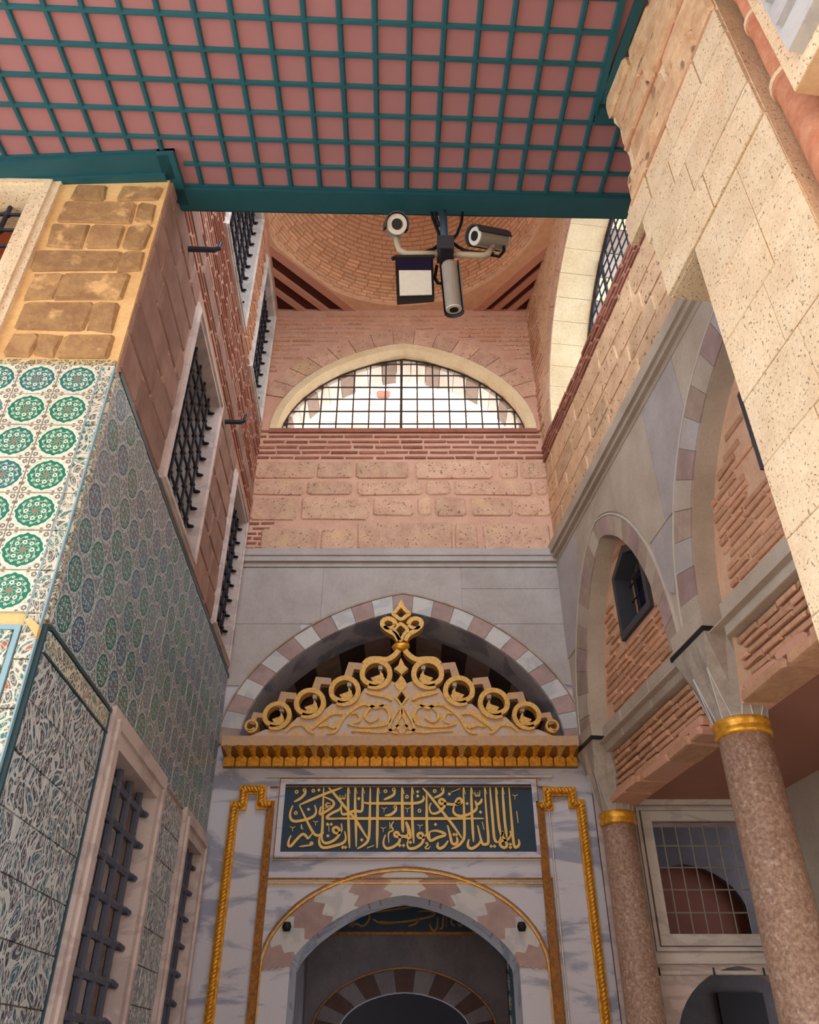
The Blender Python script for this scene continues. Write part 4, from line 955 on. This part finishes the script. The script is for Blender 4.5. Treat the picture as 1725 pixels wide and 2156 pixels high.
# arcade wall
A1 = (RX(6.65), .95, 4.22, 1.66, .18); E1 = (RX(6.71), 1.21, 4.22, 1.90, .12)
A2 = (RX(3.5), 1.66, 4.20, 1.75, .0); E2 = (RX(3.5), 1.96, 4.20, 2.05, .0)
wa = MB().prism(rect(RX(8.04), RX(1.2), 4.10, 6.46), 0, .42, [arch_hole(A1[0], A1[1], 4.11, A1[2], A1[3], A1[4], 28), arch_hole(A2[0], A2[1], 4.11, A2[2], A2[3], A2[4], 28)]).build('wall_arcade', 'grey_warm', None, R)
props(wa, 'grey stone arcade on the right with two brick-filled pointed arches', 'wall', None, 'structure')
ring(wa, af(*A1[:4], A1[4]), af(E1[0], E1[1] - .02, E1[2], E1[3] - .02, E1[4]), 21, -.014, .2, ['vs_tan', 'grey_warm', 'vs_tan', 'vs_red'], 'voussoir', .003)
ring(wa, af(*A2[:4], A2[4]), af(E2[0], E2[1] - .02, E2[2], E2[3] - .02, E2[4]), 25, -.014, .2, ['grey_warm', 'vs_red', 'grey', 'vs_tan'], 'voussoir', .003)
for e_ in (E1, E2): archline(wa, e_[0], e_[1] - .018, e_[2], e_[3] - .018, e_[4], .016, -.02, 'grey_joint', 'arch_fillet')
ext2 = lambda x: max(archz(x, E1[0], E1[1] + .01, E1[2], E1[3] + .01, E1[4]), archz(x, E2[0], E2[1] + .01, E2[2], E2[3] + .01, E2[4]))
for x0, x1, z0, z1 in ((RX(8.0), RX(7.3), 5.2, 6.38), (RX(7.295), RX(6.2), 5.2, 6.38), (RX(6.195), RX(5.35), 5.2, 6.38), (RX(5.345), RX(4.7), 5.2, 6.38), (RX(4.695), RX(3.9), 5.2, 6.38), (RX(5.9), RX(5.0), 4.6, 5.19)): ash(wa, x0, x1, z0, z1, ext2, random.choice(['grey_warm', 'grey']))
tr = MB().box(RX(8.02), RX(1.5), -.09, .05, 6.50, 6.62).box(RX(8.02), RX(1.5), -.06, .05, 6.44, 6.50).box(RX(8.02), RX(1.5), -.02, .05, 6.38, 6.44)
props(tr.build('trim_2', 'grey_warm', None, R, (RX(5), 0, 6.4)), 'grey stone string course sloping up the right wall in perspective', 'trim', None, 'structure')
# brick infill of the arches, string and broken brick beam below
wi = MB().prism([(RX(7.7), 3.62), (RX(1.5), 3.62), (RX(1.5), 6.2), (RX(7.7), 6.2)], .17, .40, [rect(RX(6.83), RX(6.20), 4.92, 5.66), rect(RX(4.2), RX(3.55), 4.92, 5.66)]).build('wall_infill', 'brick_mortar', None, R)
props(wi, 'orange brick infill of the arcade arches above the gallery', 'wall', None, 'structure')
w1 = [(RX(6.87), RX(6.17)), (RX(4.24), RX(3.5))]
ok1 = lambda x, z: z < max(archz(x, A1[0], A1[1] + .02, A1[2], A1[3], A1[4]) if abs(x - A1[0]) < A1[1] else 0, archz(x, A2[0], A2[1] + .02, A2[2], A2[3], A2[4]) if abs(x - A2[0]) < A2[1] else 0) and not any(a - .03 < x < b + .03 and 4.86 < z < 5.74 for a, b in w1)
bricks(wi, RX(7.62), RX(5.72), 4.30, 5.85, .068, .044, .27, .15, ['brick2'], ok1)
bricks(wi, RX(4.95), RX(3.3), 4.30, 5.75, .068, .044, .27, .15, ['brick2'], ok1)
for xa, xb in ((RX(7.66), RX(5.68)), (RX(5.02), RX(1.5))):
    n = 3
    for i in range(n): block(wi, rect(xa + (xb - xa) * i / n + .003, xa + (xb - xa) * (i + 1) / n - .003, 4.03, 4.27), .06, .2, 'grey_warm', 'string_stone', .01)
bricks(wi, RX(7.62), RX(5.7), 3.72, 4.03, .062, .042, .27, .13, ['brick2'], None, 'brick', .006)
bricks(wi, RX(5.02), RX(3.0), 3.72, 4.03, .062, .042, .27, .13, ['brick2'], None, 'brick', .006)
random.seed(21)
for xa, xb in ((RX(7.6), RX(5.65)), (RX(5.05), RX(2.5))):
    for zr in (3.57, 3.645):
        x = xa
        while x < xb:
            l = random.uniform(.35, .8); block(wi, rrect(x, min(x + l, xb) - .01, zr + random.uniform(-.012, .012), zr + .066, .02), (.07 if zr < 3.6 else .11) + random.uniform(-.015, .02), .32, random.choice(['brick2', 'beampink', 'brick2']), 'broken_brick', .02, .012); x += l
for a, b in w1:
    wn += 1; t = thing('window_%d' % wn, 'small dark pointed window in the brick infill beside the portal' if a < -6 else 'small dark window half hidden by the cream stone wall', 'window', R, ((a + b) / 2, .2, 4.88), None, 'structure')
    m_ = (a + b) / 2; po = [(a, 4.88), (b, 4.88), (b, 5.55), (m_, 5.72), (a, 5.55)]; pi_ = [(a + .06, 4.95), (b - .06, 4.95), (b - .06, 5.51), (m_, 5.64), (a + .06, 5.51)]
    MB().prism(po, .13, .3, [pi_]).build('frame', 'camdark', t); MB().prism(po, .33, .36).build('pane', 'glass_b', t)
    for k in range(1, 4): x = a + .06 + (b - a - .12) * k / 4; rod(t, (x, .28, 4.94), (x, .28, 5.58), .008, 'iron', 'muntin')
    for k in range(1, 4): z = 4.95 + .16 * k; rod(t, (a + .06, .275, z), (b - .06, .275, z), .008, 'iron', 'muntin')

# ------------------------------------------------------------------ columns
def column(c, r, ztop, label, half, zcap, brk):
    t = thing('column', label, 'column', None, (c[0], c[1], 0), 'red granite columns of the arcade')
    MB().lathe([(r * 1.25, .02), (r * 1.25, .12), (r * 1.12, .2), (r * 1.1, .3), (r * 1.08, 1.2), (r, ztop - .11)], c, 28).build('shaft', 'granite', t, smooth=True)
    MB().lathe([(r * 1.02, ztop - .115), (r * 1.1, ztop - .11), (r * 1.13, ztop - .09), (r * 1.06, ztop - .065), (r * 1.06, ztop - .055), (r * 1.13, ztop - .03), (r * 1.1, ztop - .005), (r * 1.0, ztop)], c, 28).build('gilded_collar', 'gold', t, smooth=True)
    # lozenge capital: round neck folding out to a square block
    ca, sa = math.cos(aR), math.sin(aR)
    rot = Matrix.Rotation(-aR, 2)
    def wp_(x, y, z): q = rot @ Vector((x, y)); return (c[0] + q.x, c[1] + q.y, z)
    v = []; rn = r * 1.04; zm = ztop + (zcap - ztop) * .5
    for k in range(16): a = 2 * math.pi * k / 16; v.append(wp_(rn * math.cos(a), rn * math.sin(a), ztop))
    def sq(a, h): m = max(abs(math.cos(a)), abs(math.sin(a))); return h * math.cos(a) / m, h * math.sin(a) / m
    for k in range(16):
        a = 2 * math.pi * (k + .5) / 16; x, y = sq(a, half); q_ = .82 if k % 2 else .30
        fx, fy = rn * math.cos(a) * (1 - q_) + x * q_, rn * math.sin(a) * (1 - q_) + y * q_; v.append(wp_(fx, fy, zm + (.05 if k % 2 else -.06)))
    for k in range(16): a = 2 * math.pi * k / 16; x, y = sq(a, half); v.append(wp_(x, y, zcap))
    f = []
    for k in range(16):
        j = (k + 1) % 16; f += [(k, j, 16 + k), (16 + k, j, 16 + j), (16 + k, 32 + j, 32 + k), (16 + k, 16 + j, 32 + j)]
    f.append(tuple(range(32, 48)))
    cp_ = mk('capital', v, f, 'capital', t)
    rd = MB()
    for k in range(16):
        for a, b in ((k, 16 + k), ((k + 1) % 16, 16 + k)) if k % 2 else (): rd.tube([v[a], v[b]], .005, 4)
    rd.build('ridge', 'vs_white', cp_)
    for nm, h, z0, z1, mt in (('impost_band', half + .012, zcap, zcap + .035, 'black'), ('impost_block', half - .01, zcap + .035, brk, 'grey_warm')):
        v = [wp_(sx * h, sy * h, z) for z in (z0, z1) for sx, sy in ((-1, -1), (1, -1), (1, 1), (-1, 1))]
        mk(nm, v, [(0, 3, 2, 1), (4, 5, 6, 7), (0, 1, 5, 4), (1, 2, 6, 5), (2, 3, 7, 6), (3, 0, 4, 7)], mt, t)
    return t
column((2.30, 5.42), .172, 3.56, 'near red granite column with a gilded collar at the right', .27, 4.12, 4.3)
column((1.925, 7.72), .15, 3.53, 'slim far red granite column beside the portal corner', .235, 4.14, 4.3)

# ------------------------------------------------------------------ gallery behind the arcade
props(MB().prism([(RX(8.05), .0), (RX(1.0), 0), (RX(1.0), .001), (RX(8.05), .001)], 0, .01).build('tmp', 'dark', None, R), 'x', 'x') if False else None
gc = MB(); gc.box(RX(8.1), RX(1.0), .3, 2.1, 3.72, 3.8); props(gc.build('ceiling_gallery', 'salmon', None, R), 'salmon plaster ceiling of the gallery behind the columns', 'ceiling', None, 'structure')
gs = MB().box(RX(8.1), RX(1.0), 1.70, 1.85, 0, 3.75); props(gs.build('wall_gallery_side', 'grey_warm', None, R), 'plain grey side wall of the gallery at the right edge', 'wall', None, 'structure')
we = MB().prism(rect(1.79, 3.75, 0, 3.85), 0, .2, [rect(2.30, 3.22, 2.56, 3.52), arch_hole(2.86, .62, .02, 1.72, .6, .1, 20)]).build('wall_gallery_end', 'marble_p', None, B)
props(we, 'pale marble end wall of the gallery with window and arch', 'wall', None, 'structure')
wn += 1
tw = thing('window_%d' % wn, 'square leaded gallery window behind the near granite column', 'window', B, (2.76, .0, 2.5), None, 'structure')
for o_, i_, y_ in ((.20, .15, -.05), (.13, .10, -.035), (.09, .0, -.06)):
    MB().prism(rect(2.30 - o_, 3.22 + o_, 2.56 - o_, 3.52 + o_), y_, .02, [rect(2.30 - i_, 3.22 + i_, 2.56 - i_, 3.52 + i_)]).build('frame', 'marble_w', tw)
for k in range(1, 7): x = 2.30 + .92 * k / 7; rod(tw, (x, .1, 2.56), (x, .1, 3.52), .006, 'camgrey', 'muntin')
for k in range(1, 5): z = 2.56 + .96 * k / 5; rod(tw, (2.30, .1, z), (3.22, .1, z), .007, 'camgrey', 'muntin')
MB().box(2.0, 3.5, -.06, .02, 2.33, 2.36).box(2.0, 3.5, -.04, .02, 2.25, 2.28).build('sill_moulding', 'marble_w', tw)
for x in (2.15, 2.62, 3.05): rod(tw, (x, -.07, 2.30), (x, -.07, 2.24), .008, 'iron', 'nail')
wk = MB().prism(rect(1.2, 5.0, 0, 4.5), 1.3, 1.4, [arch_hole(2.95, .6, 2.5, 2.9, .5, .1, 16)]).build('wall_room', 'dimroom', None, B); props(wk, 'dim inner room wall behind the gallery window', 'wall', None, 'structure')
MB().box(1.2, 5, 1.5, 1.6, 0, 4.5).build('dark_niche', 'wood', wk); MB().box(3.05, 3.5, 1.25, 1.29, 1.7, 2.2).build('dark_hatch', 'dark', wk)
MB().box(1.2, 5.0, .2, 1.4, 3.9, 4.0).box(1.2, 5.0, .2, 1.4, 2.42, 2.46).build('room_slab', 'vs_tan', wk)

# ------------------------------------------------------------------ near right wall of cream stone
def n_(px, py): return N.at(px, py)
far = [(1275, 218), (1285, 232), (1290, 258), (1302, 270), (1308, 300), (1322, 330), (1330, 372), (1338, 384), (1326, 420), (1318, 448), (1355, 467), (1380, 540), (1408, 616), (1457, 536)]
FP = [n_(*p) for p in far]
xe = (n_(1486, 625)[0] + n_(1597, 950)[0] + n_(1725, 1330)[0]) / 3; zc_ = FP[-1][1]
xn = n_(1545, 97)[0]; zt2 = 7.12
poly = [(xe, 0), (xn, 0), (xn, zt2 - .1), (FP[0][0], zt2 + .02)] + FP[1:12] + [(FP[12][0], zc_), (xe, zc_)]
wN = MB().prism(poly, .012, .8).build('wall_near', 'cream', None, N)
props(wN, 'bright cream stone wall at the upper right with an overhanging block', 'wall', None, 'structure')
random.seed(5)
for a, b in zip([.9, 1.35, 1.8, 2.2, 2.55, 2.92, 3.25, 3.6, 3.95, 4.3, 4.62], [1.35, 1.8, 2.2, 2.55, 2.92, 3.25, 3.6, 3.95, 4.3, 4.62, zc_]):
    x = xe
    while x < xn - .02:
        l = random.uniform(.35, .62); xb = min(x + l, xn)
        if xn - xb < .15: xb = xn
        block(wN, rect(x + .002, xb - .002, a + .002, b - .002), random.uniform(-.003, .003), .03, 'cream', 'stone', .004); x = xb
xf = FP[12][0]
lev = [zc_, 5.25, 5.5, 5.72, 5.95, 6.2, 6.42, 6.66, 6.9, 7.08]; frx = [xf, xf - .0, FP[10][0] - .0, FP[9][0] - .02, FP[8][0] + .02, FP[7][0], FP[5][0], FP[4][0], FP[2][0]]
for k in range(9):
    a, b = lev[k], lev[k + 1]; x = frx[k]
    while x < xn - .02:
        l = random.uniform(.3, .62); xb = min(x + l, xn)
        if xn - xb < .15: xb = xn
        rough_ = k >= 4
        block(wN, rrect(x + .004, xb - .004, a + .004, b - .004, .03 if rough_ else .005), -.012 + random.uniform(-.012, .012) * (2 if rough_ else .3), .03, 'cream_rough' if rough_ else 'cream', 'stone', .02 if rough_ else .005, .012 if rough_ else .001); x = xb
bricks(wN, frx[5], xn, 6.40, 6.46, .04, .022, .3, -.02, ['brick2'], None); bricks(wN, frx[6], xn, 6.64, 6.70, .04, .022, .3, -.02, ['brick2'], None); bricks(wN, frx[4], xn, 5.93, 5.98, .04, .022, .3, -.02, ['brick2'], None)
# terracotta downpipe and the upper block beside it
pc = N.M @ Vector((xn + .108, .10, 0)); dp = thing('downpipe', 'terracotta downpipe with mortared joints in the upper right corner', 'pipe', None, (pc.x, pc.y, 0))
for z0, z1, r0, r1 in ((.0, 2.2, .085, .085), (2.2, 4.2, .085, .085), (4.2, 5.05, .085, .085), (5.05, 5.6, .075, .068), (5.6, 5.95, .062, .06)):
    MB().lathe([(r0, z0), (r1, z1 - .03), (r1 * 1.12, z1 - .03), (r1 * 1.12, z1)], (pc.x, pc.y), 20).build('pipe_length', 'terracotta', dp, smooth=True)
    MB().lathe([(r1 * 1.05, z1 - .005), (r1 * 1.18, z1), (r1 * 1.18, z1 + .02), (r1, z1 + .03)], (pc.x, pc.y), 20).build('mortar_ring', 'plaster', dp, smooth=True)
N2 = Frame(N.o - N.y * .16, (-dR[0], -dR[1]))
p0_ = N2.at(1578, 30); p1_ = N2.at(1683, 182); xb_ = (p0_[0] + p1_[0]) / 2
up = props(MB().box(xb_, xb_ + 1.2, .0, 1.2, p1_[1], 7.0).build('wall_upper_block', 'cream_joint', None, N2), 'overhanging cream stone block above the downpipe', 'wall', None, 'structure')
zz = p1_[1]
for a, b in ((0, .3), (.3, .62), (.62, .95)):
    x = xb_
    for l in (.35, .4, .45): block(up, rect(x + .003, x + l - .003, zz + a + .003, zz + b - .003), -.012, .03, 'cream', 'stone', .006); x += l
xm = N2.at(1668, 60)[0]; zm_ = N2.at(1700, 110)[1]
mm = MB().box(xm, xm + .9, -.07, 0, zm_, 6.6).box(xm + .03, xm + .9, -.1, 0, zm_ + .12, 6.6).box(xm + .06, xm + .9, -.13, 0, zm_ + .22, 6.6)
props(mm.build('trim_3', 'vs_white', None, N2, (xm, 0, zm_)), 'white marble moulded frame at the top right corner', 'trim', None, 'structure')

# ------------------------------------------------------------------ surveillance mast under the canopy
Q = Frame((0, 3.80, 0), (1, 0))
def q3(px, py, d=0.0): x, z = Q.at(px, py, d); return Vector((x, d, z))
ms = thing('camera_mast', 'blue grey mast with two cream arms hanging from the canopy beam', 'mast', Q, tuple(q3(935, 440)))
top = q3(933, 447); jn = q3(937, 520)
MB().tube([top, jn], .03, 12).build('pole', 'bluepole', ms, smooth=True)
a_, b_ = q3(920, 512), q3(956, 538); MB().box(a_.x, b_.x, -.07, .07, b_.z, a_.z).build('junction_box', 'camdark', ms)
MB().box(q3(928, 538).x, q3(950, 538).x, -.06, .06, q3(935, 556).z, q3(935, 536).z).build('bracket', 'black', ms)
MB().tube([q3(922, 535), q3(880, 534), q3(855, 534), q3(842, 527), q3(836, 512), q3(835, 500)], .024, 10).build('arm', 'armcream', ms, smooth=True)
MB().tube([q3(955, 536), q3(990, 537), q3(1015, 538), q3(1027, 536), q3(1034, 524)], .024, 10).build('arm', 'armcream', ms, smooth=True)
for pts in ([(909, 448), (912, 460), (924, 490), (926, 512)], [(918, 448), (918, 455), (924, 475)], [(974, 448), (972, 470), (962, 495), (948, 508)], [(946, 505), (965, 520), (980, 528), (1010, 532), (1040, 534)], [(926, 515), (912, 525), (895, 530), (870, 531)], [(1030, 536), (1052, 540), (1062, 528), (1058, 505)], [(920, 560), (916, 585), (922, 596), (932, 597)]):
    m = MB(); P = [q3(*p, .02) for p in pts]; m.tube(P, .013, 6); m.build('cable', 'black', ms, smooth=True)
def cctv(front, dirv, ln, r, label, mount):
    d = Vector(dirv).normalized(); bk = front - d * ln
    t = thing('security_camera', label, 'camera', Q, tuple(mount), 'cameras on the canopy mast')
    hs = MB().tube([front, bk + d * .02, bk], [r, r, r * .8], 20).build('housing', 'camgrey', t, smooth=False)
    up = Vector((0, 0, 1)); sd_ = d.cross(up).normalized(); up = sd_.cross(d)
    v = []; f = []
    for i, p in enumerate((front + d * .03, bk)):
        for k in range(9):
            a = math.radians(-20 + 220 * k / 8)
            for rr in (r * 1.08, r * 1.2): v.append(p + sd_ * math.cos(a) * rr + up * math.sin(a) * rr)
    for k in range(8):
        a = 2 * k; f += [(a, a + 2, a + 20, a + 18), (a + 1, a + 19, a + 21, a + 3), (a, a + 1, a + 3, a + 2), (a + 18, a + 20, a + 21, a + 19)]
    mk('sunshield', v, f, 'camdark', t)
    MB().tube([front, front + d * .006], r * .95, 20).build('front_ring', 'white_p', hs)
    MB().tube([front + d * .004, front + d * .012], r * .52, 16).build('lens', 'black', hs)
    MB().tube([mount, (mount + bk * .6 + front * .4) / 2, bk * .6 + front * .4 - up * r * .6], [.03, .035, .03], 8).build('mount', 'camgrey', t)
    return t
tocam = lambda p: (Q.M.inverted() @ CAM) - p
f1 = q3(836, 472, -.1); cctv(f1, tocam(f1) + Vector((.35, 0, .9)), .30, .078, 'left security camera looking straight at the viewer', q3(835, 502))
f2 = q3(1001, 497, -.1); cctv(f2, tocam(f2).normalized() + Vector((-.95, 0, .28)), .30, .07, 'right security camera turned to the left on its arm', q3(1034, 524))
d3 = Vector((.1, math.sin(PITCH), -math.cos(PITCH))) + tocam(q3(950, 600)).normalized() * .38
f3 = q3(956, 650, -.12); cctv(f3, d3, .36, .058, 'lower security camera pointing downwards beside the floodlight', q3(940, 556))
fl_ = thing('floodlight', 'square infrared floodlight with a pale lower diffuser and dark upper band', 'floodlight', Q, tuple(q3(873, 540)))
def fp(px, py, d): return q3(px, py, d)
cs = [(832, 542), (912, 540), (915, 624), (836, 630)]
def tilt(c, k=0.0): return [q3(p[0], p[1], -.02 + k) for p in c]
def slab3(c, back, name, mat):
    a = c; b = [p + Vector((0, back, back * .5)) for p in c]
    mk(name, [tuple(p) for p in a + b], [(0, 3, 2, 1), (4, 5, 6, 7), (0, 1, 5, 4), (1, 2, 6, 5), (2, 3, 7, 6), (3, 0, 4, 7)], mat, fl_)
slab3(tilt(cs), .09, 'case', 'black')
slab3(tilt([(840, 569), (908, 569), (910, 620), (842, 622)], -.012), .02, 'diffuser', 'glass_w'); slab3(tilt([(838, 547), (908, 545), (908, 568), (839, 569)], -.012), .02, 'dark_glass', 'glass_b')
MB().tube([q3(826, 545), q3(836, 541), q3(915, 540)], .016, 6).build('bracket', 'black', fl_)
